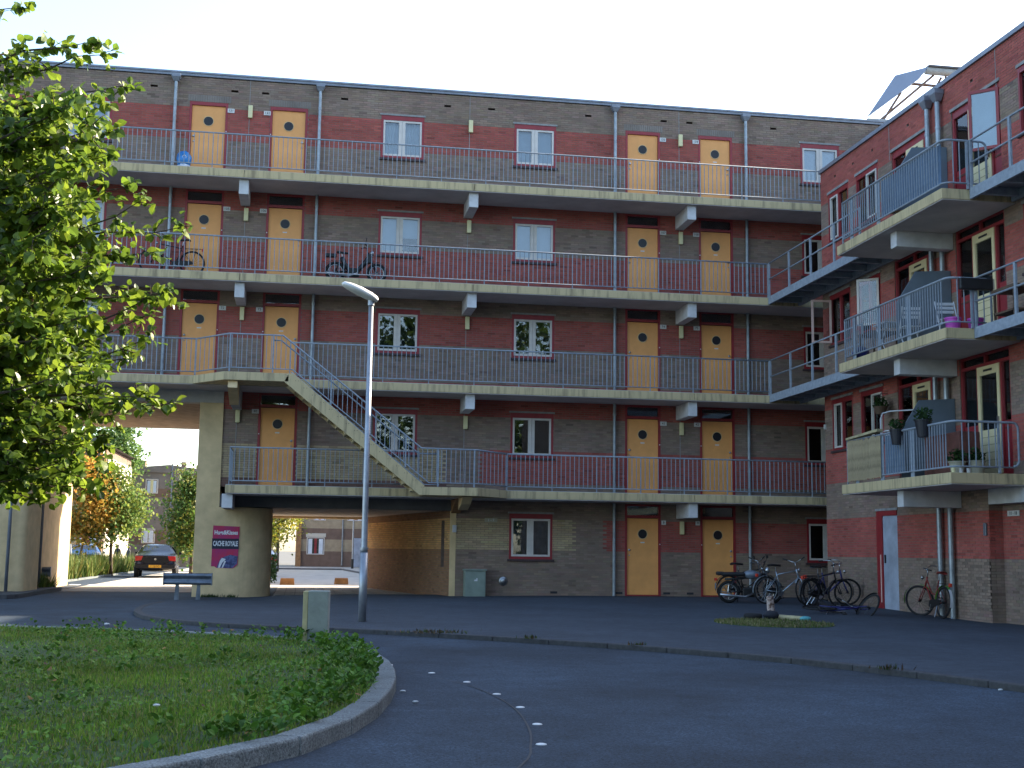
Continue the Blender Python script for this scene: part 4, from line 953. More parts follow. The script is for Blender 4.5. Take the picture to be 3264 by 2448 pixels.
def bicycle(loc, rotz, label, frame='bike_black', step=False, steer=0.0, lean=0.0, guard='bike_black', saddle='black', rack=True, light=True, group='bicycles', rear_patch=None, rot=None, rim='chrome', bars='city', gf=None):
    T = thing('bicycle', loc, label, 'bicycle', group, rot=rot if rot else (lean, 0, rotz))
    r = .345; A = (0, 0, r); F = (1.08, 0, r); BBk = (.44, 0, .29); st = (.29, 0, .74 if not step else .62); hb, ht = (.915, 0, .66), (.845, 0, .88)
    ax = (Vector(ht) - Vector(hb)).normalized(); SP = (hb, ax, steer) if steer else None
    def tf(mb):
        if SP: mb.v = rz_pts(mb.v, *SP)
        return mb
    wheel(T, 'rear_wheel', A, r, .021, rim=rim); wheel(T, 'front_wheel', F, r, .021, SP, rim=rim)
    m = MB().tube([BBk, (.265, 0, .82)], .016, 8).tube([hb, ht], .020, 8)
    if step: m.tube([BBk, (.62, 0, .40), (.80, 0, .62), hb], .018, 8).tube([(.36, 0, .50), (.58, 0, .52), (.78, 0, .74), (.86, 0, .83)], .015, 8)
    else: m.tube([BBk, hb], .018, 8).tube([st, (.855, 0, .84)], .015, 8)
    for s_ in (-1, 1): m.tube([(.44, s_ * .03, .29), (0, s_ * .055, r)], .010, 6).tube([(.30, s_ * .02, .70), (0, s_ * .055, r)], .008, 6)
    m.build('frame', frame, T, local=True, smooth=True)
    f_ = MB()
    for s_ in (-1, 1): f_.tube([(.925, s_ * .05, .64), (1.02, s_ * .055, .46), (1.08, s_ * .055, r)], .011, 6)
    f_.tube([(.925, -.06, .645), (.925, .06, .645)], .013, 6); tf(f_).build('fork', frame, T, local=True, smooth=True)
    hbz = 1.08
    b_ = MB().tube([ht, (.815, 0, hbz - .03)], .012, 8)
    if bars == 'city':
        for s_ in (-1, 1): b_.tube([(.815, 0, hbz - .03), (.85, s_ * .08, hbz), (.83, s_ * .2, hbz + .02), (.72, s_ * .28, hbz), (.60, s_ * .30, hbz - .02)], .011, 8)
    else:
        for s_ in (-1, 1): b_.tube([(.815, 0, hbz - .03), (.82, s_ * .1, hbz), (.78, s_ * .30, hbz + .08)], .011, 8)
    tf(b_).build('handlebar', 'chrome', T, local=True, smooth=True)
    for s_ in (-1, 1):
        gp = MB()
        if bars == 'city': gp.tube([(.68, s_ * .287, hbz - .006), (.58, s_ * .303, hbz - .024)], .017, 8)
        else: gp.tube([(.80, s_ * .2, hbz + .04), (.775, s_ * .32, hbz + .085)], .017, 8)
        tf(gp).build('grip', 'black', T, local=True, smooth=True)
    MB().tube([(.265, 0, .82), (.25, 0, .93)], .012, 8).build('seat_post', 'chrome', T, local=True)
    vs = []; prof = [(.06, .09, .0), (.10, .105, .02), (.18, .095, .02), (.26, .05, .015), (.36, .024, .005), (.40, .010, 0)]
    mb = MB()
    for xx, w, zz in prof:
        for k in range(8):
            a = 2 * PI * k / 8; vs.append((xx, w * math.cos(a), .965 + zz + .028 * math.sin(a)))
    mb.add(vs, [(i * 8 + k, i * 8 + (k + 1) % 8, (i + 1) * 8 + (k + 1) % 8, (i + 1) * 8 + k) for i in range(5) for k in range(8)] + [tuple(range(8)), tuple(range(40, 48))]).build('saddle', saddle, T, local=True, smooth=True)
    strip(arc(A, r + .025, -5, 190), .026).build('rear_mudguard', guard, T, local=True, smooth=True)
    tf(strip(arc(F, r + .025, -8, 150), .026)).build('front_mudguard', gf or guard, T, local=True, smooth=True)
    if rear_patch: strip(arc(A, r + .028, 130, 195), .029).build('mudguard_tip', rear_patch, T, local=True, smooth=True)
    if rack:
        k = MB()
        for s_ in (-1, 1): k.tube([(.24, s_ * .05, .74), (-.02, s_ * .06, .745), (-.22, s_ * .05, .745)], .006, 6).tube([(-.10, s_ * .06, .74), (0, s_ * .06, r)], .005, 6)
        k.tube([(-.22, -.05, .745), (-.22, .05, .745)], .006, 6).tube([(0, -.06, .745), (0, .06, .745)], .005, 6).build('rack', 'black', T, local=True)
    if light:
        MB().box(-.30, -.24, -.03, .03, .68, .76).build('rear_light', 'reflector', T, local=True, bevel=.008)
        tf(MB().lathe([(.018, 0), (.04, .03), (.045, .06)], (.92, 0, .86), 12, 'x')).build('head_light', 'chrome', T, local=True, smooth=True)
    MB().lathe([(.095, .045), (.095, .05)], BBk, 20, 'y').build('chainring', 'chrome', T, local=True); MB().tube([(.44, .07, .29), (.50, .07, .14)], .009, 6).build('crank_arm', 'chrome', T, local=True); MB().tube([(.44, -.07, .29), (.38, -.07, .44)], .009, 6).build('crank_arm', 'chrome', T, local=True)
    MB().box(.45, .55, .07, .15, .125, .15).build('pedal', 'black', T, local=True); MB().box(.33, .43, -.15, -.07, .43, .455).build('pedal', 'black', T, local=True)
    MB().prism([(.02, .058, r - .05), (.44, .058, .20), (.55, .058, .25), (.54, .058, .36), (.40, .058, .40), (.0, .058, r + .05)], (0, .018, 0)).build('chain_guard', 'black', T, local=True)
    MB().tube([(.16, .06, .28), (.05, .16, .02)], .009, 6).build('stand', 'chrome', T, local=True)
    return T
def moped(loc, rotz, label, tank='moped_grey', kind='motor', steer=0, lean=.05, fend='chrome'):
    T = thing('moped', loc, label, 'moped', 'mopeds', rot=(lean, 0, rotz))
    r = .285; A = (0, 0, r); F = (1.14, 0, r); hb, ht = (.97, 0, .62), (.885, 0, .86); ax = (Vector(ht) - Vector(hb)).normalized(); SP = (hb, ax, steer) if steer else None
    def tf(mb):
        if SP: mb.v = rz_pts(mb.v, *SP)
        return mb
    wheel(T, 'rear_wheel', A, r, .042, spokes=8, alloy=True); wheel(T, 'front_wheel', F, r, .042, SP, spokes=8, alloy=True)
    strip(arc(A, r + .03, 5, 185), .05).build('rear_mudguard', fend, T, local=True, smooth=True)
    tf(strip(arc(F, r + .03, 20, 165), .048)).build('front_mudguard', fend, T, local=True, smooth=True)
    m = MB()
    if kind == 'motor': m.tube([(.92, 0, .74), (.55, 0, .66), (.2, 0, .62), (-.1, 0, .6)], .032, 8).tube([(.94, 0, .70), (.62, 0, .30), (.3, 0, .28)], .028, 8)
    else: m.tube([(.93, 0, .76), (.80, 0, .55), (.62, 0, .34), (.40, 0, .32), (.24, 0, .52), (.17, 0, .70)], .07, 8)
    for s_ in (-1, 1): m.tube([(.38, s_ * .06, .30), (0, s_ * .07, r)], .018, 6).tube([(.12, s_ * .07, .60), (0, s_ * .075, r)], .020, 6)
    m.tube([hb, ht], .03, 8).build('frame', 'bike_black', T, local=True, smooth=True)
    f_ = MB()
    for s_ in (-1, 1): f_.tube([(.90, s_ * .07, .82), (1.14, s_ * .075, r)], .019, 8)
    tf(f_).build('fork', 'bike_black', T, local=True, smooth=True)
    b_ = MB()
    for s_ in (-1, 1): b_.tube([(.87, 0, .90), (.86, s_ * .12, 1.0), (.80, s_ * .28, 1.05), (.70, s_ * .33, 1.03)], .012, 8)
    tf(b_).build('handlebar', 'bike_black', T, local=True, smooth=True)
    mr_ = MB()
    for s_ in (-1, 1): mr_.tube([(.80, s_ * .28, 1.05), (.82, s_ * .32, 1.14)], .005, 5).lathe([(.045, -.008), (.045, .008)], (.82, s_ * .33, 1.17), 12, 'x')
    tf(mr_).build('mirrors', 'black', T, local=True)
    if kind == 'motor':
        blob((.60, 0, .72), (.25, .12, .11), 8, 12, 11).build('tank', tank, T, local=True, smooth=True)
        MB().box(-.20, .40, -.11, .11, .68, .78).build('seat', 'black', T, local=True, bevel=.04)
        MB().box(-.32, -.12, -.10, .10, .70, .79).build('pillion', 'black', T, local=True, bevel=.03)
    else:
        MB().tube([(.19, 0, .66), (.16, 0, .80)], .016, 8).build('seat_post', 'chrome', T, local=True)
        MB().prism([(.02, -.09, .80), (.34, -.05, .80), (.36, -.03, .84), (.02, -.10, .86)], (0, .17, .0)).build('seat', 'black', T, local=True, bevel=.02)
        MB().box(-.30, .02, -.10, .10, .68, .78).build('pillion', 'black', T, local=True, bevel=.02)
        MB().prism([(.90, -.09, .84), (1.02, -.09, .74), (1.0, -.09, .56), (.86, -.09, .54), (.80, -.09, .62)], (0, .18, 0)).build('leg_shield', 'bike_black', T, local=True, bevel=.02)
    MB().box(.34, .66, -.10, .10, .16, .40).build('engine', 'black', T, local=True, bevel=.03)
    MB().lathe([(.075, .10), (.07, .125)], (.46, 0, .30), 16, 'y').build('engine_cover', 'chrome', T, local=True)
    MB().tube([(.62, -.12, .26), (.4, -.13, .17), (.0, -.14, .20), (-.25, -.14, .23)], [.02, .03, .036, .034], 10).build('exhaust', 'chrome', T, local=True, smooth=True)
    tf(MB().lathe([(.03, 0), (.075, .04), (.08, .09), (.07, .10)], (.94, 0, .84), 14, 'x')).build('head_light', 'chrome', T, local=True, smooth=True)
    MB().box(-.37, -.30, -.04, .04, .56, .63).build('rear_light', 'reflector', T, local=True, bevel=.01)
    MB().box(-.345, -.335, -.06, .06, .36, .50).build('number_plate', 'panel_blue', T, local=True)
    MB().tube([(.30, .10, .22), (.26, .20, .01)], .012, 6).build('stand', 'black', T, local=True)
    return T
g3 = S[3] - .003
bicycle((-3.22, -.62, g3), PI, 'dark city bicycle leaning by the rail in front of the leftmost yellow doors', rim='black', lean=-.06, steer=.25)
moped((.66, -.75, g3), 0, 'black step through moped parked on the third floor gallery', kind='step', lean=.04)
def gz(x, y): return zp(x, y)
moped((10.78, -4.15, gz(10.8, -4.2)), math.radians(-6), 'classic moped with grey tank parked before the ground floor door', steer=.3, lean=.06)
bicycle((11.05, -3.35, gz(11, -3.3)), math.radians(4), 'black bicycle half hidden behind the parked moped', rim='black', steer=.3, lean=.05, bars='wide')
bicycle((11.62, -4.55, gz(12, -4.5)), math.radians(8), 'silver blue diamond frame bicycle right of the moped', frame='bike_silver', guard='bike_silver', steer=.5, lean=.07, bars='wide', rack=False)
bicycle((12.12, -6.15, gz(12, -6)), math.radians(26), 'black city bicycle with amber wheel reflector facing the wing wall', rim='black', steer=-.35, lean=.06)
bicycle((12.55, -5.35, gz(12.6, -5.3)), math.radians(18), 'dark blue bicycle wedged behind the black city bicycle', rim='black', frame='bike_blue', steer=-.5, lean=.05)
bicycle((11.15, -9.25, gz(11.5, -9.4) + .10), 0, 'bicycle with blue frame lying fallen on the pavement', rim='black', frame='bike_blue', light=False, rack=False, steer=-1.0, rot=(math.radians(-87), math.radians(1), math.radians(-12)), bars='wide')
bicycle((13.62, -9.82, gz(13.6, -9.8)), math.radians(88), 'red bicycle with green front mudguard against the wing wall', rim='black', frame='bike_red', guard='bike_green', step=True, saddle='bike_red', steer=.70, lean=.09, rear_patch='white_plastic', gf='bike_green')
amb = MB().box(-.03, .03, -.012, .012, -.02, .02)

# cut tree stump with weeds and rubbish
sx, sy = 9.27, -11.1; sz = zp(sx, sy)
stp = MB().tube([(sx, sy, sz - .02), (sx + .01, sy, sz + .14), (sx - .01, sy, sz + .44)], [.09, .078, .07], 12).build('tree_stump', 'stump'); tag(stp, 'short pale stump of a cut tree among weeds', 'stump')
tyre = MB().torus((sx - .55, sy - .5, sz + .07), .13, .055, 'z', 24, 8).build('old_tyre', 'rubber', smooth=True); tag(tyre, 'small black tyre dumped beside the stump', 'tyre')
o = blob((sx - .12, sy - .35, sz + .08), (.17, .13, .09), 8, 10, 21).build('rubbish_bag', 'cloth_dark', smooth=True); tag(o, 'dark crumpled bag at the foot of the stump', 'bag')
o = MB().tube([(sx - .02, sy - .3, sz + .05), (sx + .35, sy - .95, sz + .05)], [.05, .04], 8).build('log', 'plank'); tag(o, 'pale cut branch lying right of the stump', 'branch')
o = blob((sx + .32, sy - 1.0, sz + .05), (.12, .08, .05), 6, 9, 31).build('litter', 'litter_teal', smooth=True); tag(o, 'crumpled teal litter in the weeds by the stump', 'litter')
# ================================================================== THINGS ON THE BALCONIES
XB = XO
def zb_(f): return S[f] - .018
# top balcony: sheeting on the railing, board
o = MB().prism([(XB + .09, -9.75, S[3] + .12), (XB + .09, -12.45, S[3] + .12), (XB + .10, -12.45, S[3] + .95), (XB + .10, -9.75, S[3] + .95)], (.012, 0, 0)).build('balcony_sheet', 'cloth_blue'); tag(o, 'blue grey sheet tied inside the railing of the upper balcony', 'sheet')
o = MB().prism([(XB + .3, -9.0, S[3] + .45), (XB + .3, -11.0, S[3] + .02), (XB + .3, -11.0, S[3] - .015), (XB + .3, -9.0, S[3] + .38)], (.05, 0, 0)).build('wood_board', 'wood_orange'); tag(o, 'brownish board leaning behind the upper balcony railing', 'board')
def table(x, y, z, label, top='white_plastic', w=.6, d=.6, h=.7):
    T = thing('folding_table', (x, y, z), label, 'table')
    MB().box(x - w / 2, x + w / 2, y - d / 2, y + d / 2, z + h - .03, z + h).build('table_top', top, T, bevel=.005)
    for s_ in (-1, 1):
        MB().tube([(x + s_ * w * .42, y - d * .42, z), (x + s_ * w * .42, y + d * .42, z + h - .03)], .014, 6).build('leg', top, T)
        MB().tube([(x + s_ * w * .36, y + d * .42, z), (x + s_ * w * .36, y - d * .42, z + h - .03)], .014, 6).build('leg', top, T)
def chair(x, y, z, a, label, m='white_plastic'):
    T = thing('folding_chair', (x, y, z), label, 'chair', 'white folding chairs', rotz=a)
    for s_ in (-1, 1):
        MB().tube([(-.20, s_ * .2, 0), (.22, s_ * .2, .88)], .013, 6).build('leg', m, T, local=True)
        MB().tube([(.25, s_ * .18, 0), (-.18, s_ * .18, .45)], .013, 6).build('leg', m, T, local=True)
    for k in range(5): MB().box(-.2 + k * .09, -.13 + k * .09, -.18, .18, .44, .458).build('seat_slat', m, T, local=True)
    for k in range(3): MB().box(.17 + k * .025, .185 + k * .025, -.19, .19, .62 + k * .09, .68 + k * .09).build('back_slat', m, T, local=True)
z2 = zb_(2)
table(XB + .55, -9.15 + .0, z2, 'white folding table on the middle balcony')
chair(XB + .5, -9.75 - .35, z2, math.radians(-100), 'white folding chair beside the table on the middle balcony')
chair(XB + .85, -11.15, z2, math.radians(80), 'white folding chair near the corner of the middle balcony')
for y, lab_ in ((-12.36, 'bright magenta flower pot at the corner of the middle balcony'), (-12.38, 'purple pot right of the magenta one on the middle balcony')):
    xx = XB + .30 if 'bright' in lab_ else XB + .78
    o = MB().lathe([(.13, z2), (.155, z2 + .20), (.165, z2 + .22), (.165, z2 + .25), (.14, z2 + .25), (.13, z2 + .18)], (xx, y, 0), 18).build('flower_pot', 'magenta', smooth=False); tag(o, lab_, 'flower pot', 'magenta pots')
o = MB().box(XB + .25, XB + .95, -12.80, -12.69, S[2] + .74, S[2] + .97).build('planter_box', 'black', bevel=.02); tag(o, 'black planter box hooked on the end rail of the middle balcony', 'planter')
T = thing('stool', (13.45, -13.3, S[2]), 'dark wooden stool on the walkway beyond the middle balcony', 'stool')
MB().box(13.2, 13.75, -13.75, -12.95, S[2] + .62, S[2] + .68).build('seat', 'brown_wood', T)
for dx in (13.24, 13.70):
    for dy in (-13.7, -13.0): MB().box(dx - .02, dx + .02, dy - .02, dy + .02, S[2] - .0, S[2] + .62).build('leg', 'brown_wood', T)
MB().box(13.22, 13.73, -13.72, -12.98, S[2] + .18, S[2] + .22).build('shelf', 'brown_wood', T)
T = thing('folding_table', (XB + .6, -8.3, z2), 'dark small table with a red pot near the left end of the middle balcony', 'table')
MB().box(XB + .3, XB + .95, -8.75, -7.95, z2 + .58, z2 + .62).build('table_top', 'brown_wood', T)
for dx in (.34, .9):
    for dy in (-8.7, -8.0): MB().box(XB + dx - .02, XB + dx + .02, dy - .02, dy + .02, z2, z2 + .58).build('leg', 'brown_wood', T)
o = MB().lathe([(.09, z2 + .621), (.11, z2 + .78), (.10, z2 + .78), (.09, z2 + .7)], (XB + .45, -8.6, 0), 14).build('flower_pot', 'orange_pot'); tag(o, 'orange red pot standing on the dark table of the middle balcony', 'flower pot')
o = blob((XB + .3, -8.1, z2 + .17), (.22, .18, .18), 6, 9, 8).build('storage_bag', 'bike_blue', smooth=True); tag(o, 'dark blue bundle under the dark table on the middle balcony', 'bundle')
# lowest balcony: reed mat of single canes, plank, pots
z1 = S[1]
RMt = thing('reed_mat', (XB + .10, -8.7, z1), 'tan reed mat tied to the railing of the lowest balcony', 'reed mat')
reeds = []
y = -7.86; k = 0
ME_reed = MB().tube([(0, 0, 0), (0, 0, 1)], .011, 6).mesh('reed', 'reed')
while y > -9.56:
    o = bpy.data.objects.new('reed', ME_reed); link(o, RMt, False, (XB + .026 + random.uniform(-.004, .004), y, z1 + .05 + random.uniform(-.02, .02))); o.scale = (random.uniform(.8, 1.25), random.uniform(.8, 1.25), .90 + random.uniform(-.02, .03)); y -= .0235
o = MB().prism([(XB - .02, -7.86, z1 + 1.0), (XB - .02, -9.5, z1 + 1.06), (XB - .02, -9.5, z1 + 1.12), (XB - .02, -7.86, z1 + 1.05)], (.14, 0, 0)).build('wood_board', 'plank'); tag(o, 'pale board lying along the top of the reed mat rail', 'board')
o = MB().box(XB + .10, XB + .11, -10.5, -9.62, z1 + .1, z1 + .95).build('balcony_sheet', 'cloth_blue'); tag(o, 'plain blue sheet behind the lowest railing right of the reed mat', 'sheet')
o = MB().box(XB + .5, XB + .95, -12.1, -10.6, z1 - .015, z1 + .85).build('storage_chest', 'rust', bevel=.02); tag(o, 'dark red brown chest behind the lowest balcony railing', 'chest')
def leafy(c, r, n, cols, size, seed, stretch=(1, 1, 1)):
    rg = np.random.default_rng(seed); V = []; F = []; C = []
    d = rg.normal(size=(n, 3)); d /= np.linalg.norm(d, axis=1)[:, None]; p = np.array(c) + d * (r * rg.random((n, 1)) ** .4) * np.array(stretch)
    a = rg.normal(size=(n, 3)); a /= np.linalg.norm(a, axis=1)[:, None]; b = np.cross(a, rg.normal(size=(n, 3))); b /= np.linalg.norm(b, axis=1)[:, None]
    s = size * (.6 + .8 * rg.random((n, 1)))
    V = np.stack([p - a * s, p + b * s * .45, p + a * s, p - b * s * .45], 1).reshape(-1, 3); F = np.arange(4 * n).reshape(-1, 4)
    cc = np.array(cols)[rg.integers(0, len(cols), n)] * (.7 + .6 * rg.random((n, 1)))
    return V, F, cc
GREENS = [(.03, .075, .018), (.045, .10, .02), (.025, .06, .02)]
def potplant(x, y, z, r, h, label, potm, pr=.55, seed=1, n=160):
    T = thing('potted_plant', (x, y, z), label, 'potted plant')
    MB().lathe([(r * .72, z), (r, z + h), (r * 1.1, z + h), (r * 1.1, z + h + .02), (r * .9, z + h + .02), (r * .85, z + h - .03)], (x, y, 0), 18).build('pot', potm, T)
    from_np('foliage', *[q for q in leafy((x, y, z + h + r * .6), r * 1.15, n, GREENS, .05, seed)][:2], 'leaf_far', leafy((x, y, z + h + r * .6), r * 1.15, n, GREENS, .05, seed)[2], T)
potplant(XB + .0, -10.42, z1 + .70, .15, .30, 'black hanging pot with green herbs on the rail left of the other', 'pot_black', seed=2)
potplant(XB + .02, -11.55, z1 + .76, .17, .33, 'larger black rail pot with green plant near the corner', 'pot_black', seed=3)
potplant(XB + .35, -12.25, z1 - .015, .16, .22, 'pale planter with dark plant on the lowest balcony floor corner', 'pot_beige', seed=4)
potplant(XB + .75, -12.28, z1 - .015, .17, .24, 'wide pale planter beside the open cream door on the lowest balcony', 'pot_beige', seed=5)
potplant(W - .30, -6.95, z1 + 1.75, .16, .16, 'hanging basket with trailing plant beside the second wing window', 'brown_wood', seed=6)
o = MB().tube([(W - .1, -6.95, z1 + 2.25), (W - .30, -6.95, z1 + 2.25), (W - .30, -6.95, z1 + 1.95)], .008, 6).build('plant_hook', 'black'); tag(o, 'thin dark hook carrying the hanging basket', 'hook')
GC = thing('garden_chair', (XB + .7, -8.6, z1), 'white tubular garden chair frame rising above the reed mat', 'chair')
for dz, y0, y1 in ((0, -8.45, -9.1),):
    MB().tube([(XB + .55, -8.5, z1), (XB + .55, -8.5, z1 + 1.45), (XB + .58, -8.55, z1 + 1.58), (XB + .72, -8.68, z1 + 1.62), (XB + 1.1, -9.1, z1 + 1.62), (XB + 1.2, -9.2, z1 + 1.5), (XB + 1.2, -9.2, z1)], .016, 8).build('frame', 'white_plastic', GC, smooth=True)
MB().torus((XB + .85, -8.8, z1 + 1.15), .33, .016, 'z', 28, 8).torus((XB + .85, -8.8, z1 + 1.05), .31, .014, 'z', 28, 8).build('seat_ring', 'white_plastic', GC, smooth=True)
for k in range(3):
    o = MB().lathe([(.035, z1 - .015), (.04, z1 + .075)], (XB + .10 + .16 * k, -12.56 + .0, 0), 12).build('tea_light', ['lamp_cover', 'plate_white', 'plate_white'][k]); tag(o, ['small golden tea light at the corner of the lowest balcony', 'small white jar beside the golden tea light', 'small white jar in front of the pale planters'][k], 'jar')
o = blob((XB + .95, -12.5, S[3] + .05), (.16, .09, .06), 6, 10, 77).build('plastic_bag', 'litter_white', smooth=True); tag(o, 'white plastic bag on the edge of the upper balcony', 'bag')
# ================================================================== CARS
def car(loc, rotz, paint, label, van=False, plate=None, name='parked_car', group=None, badge=False):
    T = thing(name, loc, label, 'van' if van else 'car', group, rotz=rotz)      # local: +y forward, rear at y=0
    if van: st = [(0, .50, .86, 1.85, .76), (.05, .34, .90, 1.92, .80), (2.6, .30, .92, 1.95, .82), (3.2, .30, .92, 1.90, .80), (3.9, .32, .90, 1.05, .78), (4.4, .34, .84, .95, .74), (4.55, .45, .70, .75, .6)]
    else: st = [(0, .52, .80, .93, .70), (.04, .36, .85, .97, .76), (.35, .30, .875, 1.0, .80), (.72, .28, .89, 1.02, .80), (1.55, .24, .90, 1.40, .60), (2.3, .24, .90, 1.45, .62), (2.9, .24, .90, 1.40, .60), (3.7, .26, .895, .98, .79), (4.3, .30, .87, .86, .74), (4.58, .36, .80, .70, .68), (4.66, .48, .66, .60, .55)]
    vs = []
    for y, z0, hw, zt_, hr in st:
        zb2 = min(.96, zt_ - .02); 
        half = [(hw * .90, z0), (hw, z0 + .16), (hw, .66 if zt_ > .75 else z0 + .2), (hw * .975, zb2), ((hw * .97 + hr) / 2, (zb2 + zt_) / 2 + .02), (hr, zt_ - .015), (hr * .6, zt_ + .01), (0, zt_ + .018)]
        if zt_ < 1.06: half[4] = (hw * .93, zb2 + (zt_ - zb2) * .5); 
        row = [(-x, y, z) for x, z in half] + [(x, y, z) for x, z in half[::-1][1:]]
        vs += row
    n = 15
    fs = [(i * n + k, i * n + k + 1, (i + 1) * n + k + 1, (i + 1) * n + k) for i in range(len(st) - 1) for k in range(n - 1)] + [tuple(range(n)), tuple(range((len(st) - 1) * n, len(st) * n))]
    fs += [(i * n, (i + 1) * n, (i + 1) * n + n - 1, i * n + n - 1) for i in range(len(st) - 1)]
    b = MB().add(vs, fs).build('body', paint, T, local=True, smooth=True)
    s = b.modifiers.new('sub', 'SUBSURF'); s.levels = 1; s.render_levels = 2
    if not van:
        MB().quad((-.62, .80, 1.045), (.62, .80, 1.045), (.53, 1.45, 1.385), (-.53, 1.45, 1.385)).add([(-.62, .79, 1.05), (.62, .79, 1.05), (.53, 1.44, 1.392), (-.53, 1.44, 1.392)], [(0, 1, 2, 3)]).build('rear_window', 'car_glass', T, local=True)
        MB().quad((-.53, 3.05, 1.385), (.53, 3.05, 1.385), (.64, 3.68, 1.01), (-.64, 3.68, 1.01)).build('windscreen', 'car_glass', T, local=True)
        for s_ in (-1, 1): MB().quad((s_ * .885, 1.05, 1.02), (s_ * .885, 3.4, 1.02), (s_ * .675, 2.9, 1.36), (s_ * .675, 1.6, 1.36)).build('side_window', 'car_glass', T, local=True)
    else:
        MB().box(-.62, .62, -.012, .0, 1.15, 1.68).build('rear_window', 'car_glass', T, local=True)
        for s_ in (-1, 1): MB().box(s_ * .90 - .01, s_ * .90 + .01, 2.2, 3.2, 1.12, 1.62).build('side_window', 'car_glass', T, local=True)
    for s_ in (-1, 1):
        MB().prism([(s_ * .84, -.012, .72), (s_ * .84, -.012, .93), (s_ * .52, -.022, .93), (s_ * .58, -.022, .74)], (0, .06, 0)).build('tail_light', 'tail_red', T, local=True, bevel=.01)
        for y in (.85, 3.65):
            w_ = MB().lathe([(.20, -.10), (.31, -.09), (.325, 0), (.31, .09), (.20, .10)], (s_ * .80, y, .315), 20, 'x').build('wheel', 'rubber', T, local=True, smooth=True)
            MB().lathe([(.19, .0), (.19, .012)], (s_ * .80 + s_ * .102, y, .315), 14, 'x').build('rim', 'chrome', w_, local=True)
        MB().box(s_ * .90, s_ * 1.02, 3.15, 3.28, .98, 1.10).build('mirror', paint, T, local=True, bevel=.02)
    MB().box(-.83, .83, -.05, .12, .40, .60).build('rear_bumper', paint, T, local=True, bevel=.03)
    p_ = MB().box(-.26, .26, -.062, -.051, .44, .55).build('number_plate', 'plate_yellow', T, local=True)
    if plate: text(plate, .105, 'print_black', Matrix.Translation((0, -.064, .495)) @ FRONT, T, 'plate_digits', ext=.001, local=True)
    if badge: MB().lathe([(.045, -.022), (.045, -.010)], (0, 0, .80), 16, 'y').build('badge', 'chrome', T, local=True)
    MB().box(-.86, .86, .02, .05, .63, .655).build('trim_strip', 'chrome', T, local=True)
    return T
car((-6.2, 21.4, ROAD), math.radians(4), 'car_black', 'dark saloon car seen from behind in the big passage', plate='57-SJ-ND', badge=True, name='saloon_car')
car((-12.6, 33.5, -.17), math.radians(12), 'car_white', 'small white van parked behind the verge at far left', van=True, name='parked_van', group='parked vehicles')
car((-11.15, 33.8, -.17), math.radians(8), 'car_blue', 'blue car parked beyond the verge by the left house', group='parked vehicles')
car((-1.95, 24.2, ROAD + .01), math.radians(4), 'car_silver', 'silver car parked behind the hedge beyond the low passage', group='parked vehicles')
# ================================================================== PEOPLE (far, behind the verge)
def person(loc, h, rotz, label, top_='cloth_dark'):
    T = thing('person', loc, label, 'person', rotz=rotz); k = h / 1.75
    J = {'pel': (0, 0, .95, .13), 'waist': (0, 0, 1.10, .12), 'chest': (0, .01, 1.32, .14), 'neck': (0, 0, 1.48, .06), 'hl': (.09, 0, .90, .09), 'kl': (.10, .06, .50, .06), 'al': (.10, -.02, .08, .045), 'tl': (.10, .13, .04, .04),
         'hr': (-.09, 0, .90, .09), 'kr': (-.10, -.02, .50, .06), 'ar': (-.10, -.12, .08, .045), 'tr': (-.10, .03, .04, .04), 'sl': (.18, 0, 1.42, .065), 'el': (.22, .0, 1.14, .045), 'wl': (.21, .12, .90, .035), 'sr': (-.18, 0, 1.42, .065), 'er': (-.22, -.03, 1.14, .045), 'wr': (-.21, .10, .90, .035), 'head': (0, .015, 1.60, .095), 'crown': (0, .01, 1.70, .07)}
    E_ = [('pel', 'waist'), ('waist', 'chest'), ('chest', 'neck'), ('neck', 'head'), ('head', 'crown'), ('pel', 'hl'), ('hl', 'kl'), ('kl', 'al'), ('al', 'tl'), ('pel', 'hr'), ('hr', 'kr'), ('kr', 'ar'), ('ar', 'tr'), ('chest', 'sl'), ('sl', 'el'), ('el', 'wl'), ('chest', 'sr'), ('sr', 'er'), ('er', 'wr')]
    ks = list(J); me = bpy.data.meshes.new('body'); me.from_pydata([tuple(c * k for c in J[q][:3]) for q in ks], [(ks.index(a), ks.index(b)) for a, b in E_], [])
    me.materials.append(M[top_]); o = bpy.data.objects.new('body', me); link(o, T, True)
    m = o.modifiers.new('skin', 'SKIN'); 
    for i, q in enumerate(ks): me.skin_vertices[0].data[i].radius = (J[q][3] * k, J[q][3] * k); me.skin_vertices[0].data[i].use_root = (i == 0)
    s = o.modifiers.new('sub', 'SUBSURF'); s.levels = 1; s.render_levels = 1
    blob((0, .09 * k, 1.60 * k), (.07 * k, .03 * k, .09 * k), 6, 8, 2).build('face', 'skin', T, local=True, smooth=True)
    blob((0, -.01, 1.66 * k), (.10 * k, .11 * k, .09 * k), 6, 8, 4).build('hair', 'black', T, local=True, smooth=True)
person((-10.0, 37.6, -.17), 1.5, 2.6, 'person in dark clothes standing left behind the verge')
person((-9.45, 37.9, -.17), 1.42, -1.0, 'person in grey clothes standing right of the other person', 'cloth_grey')
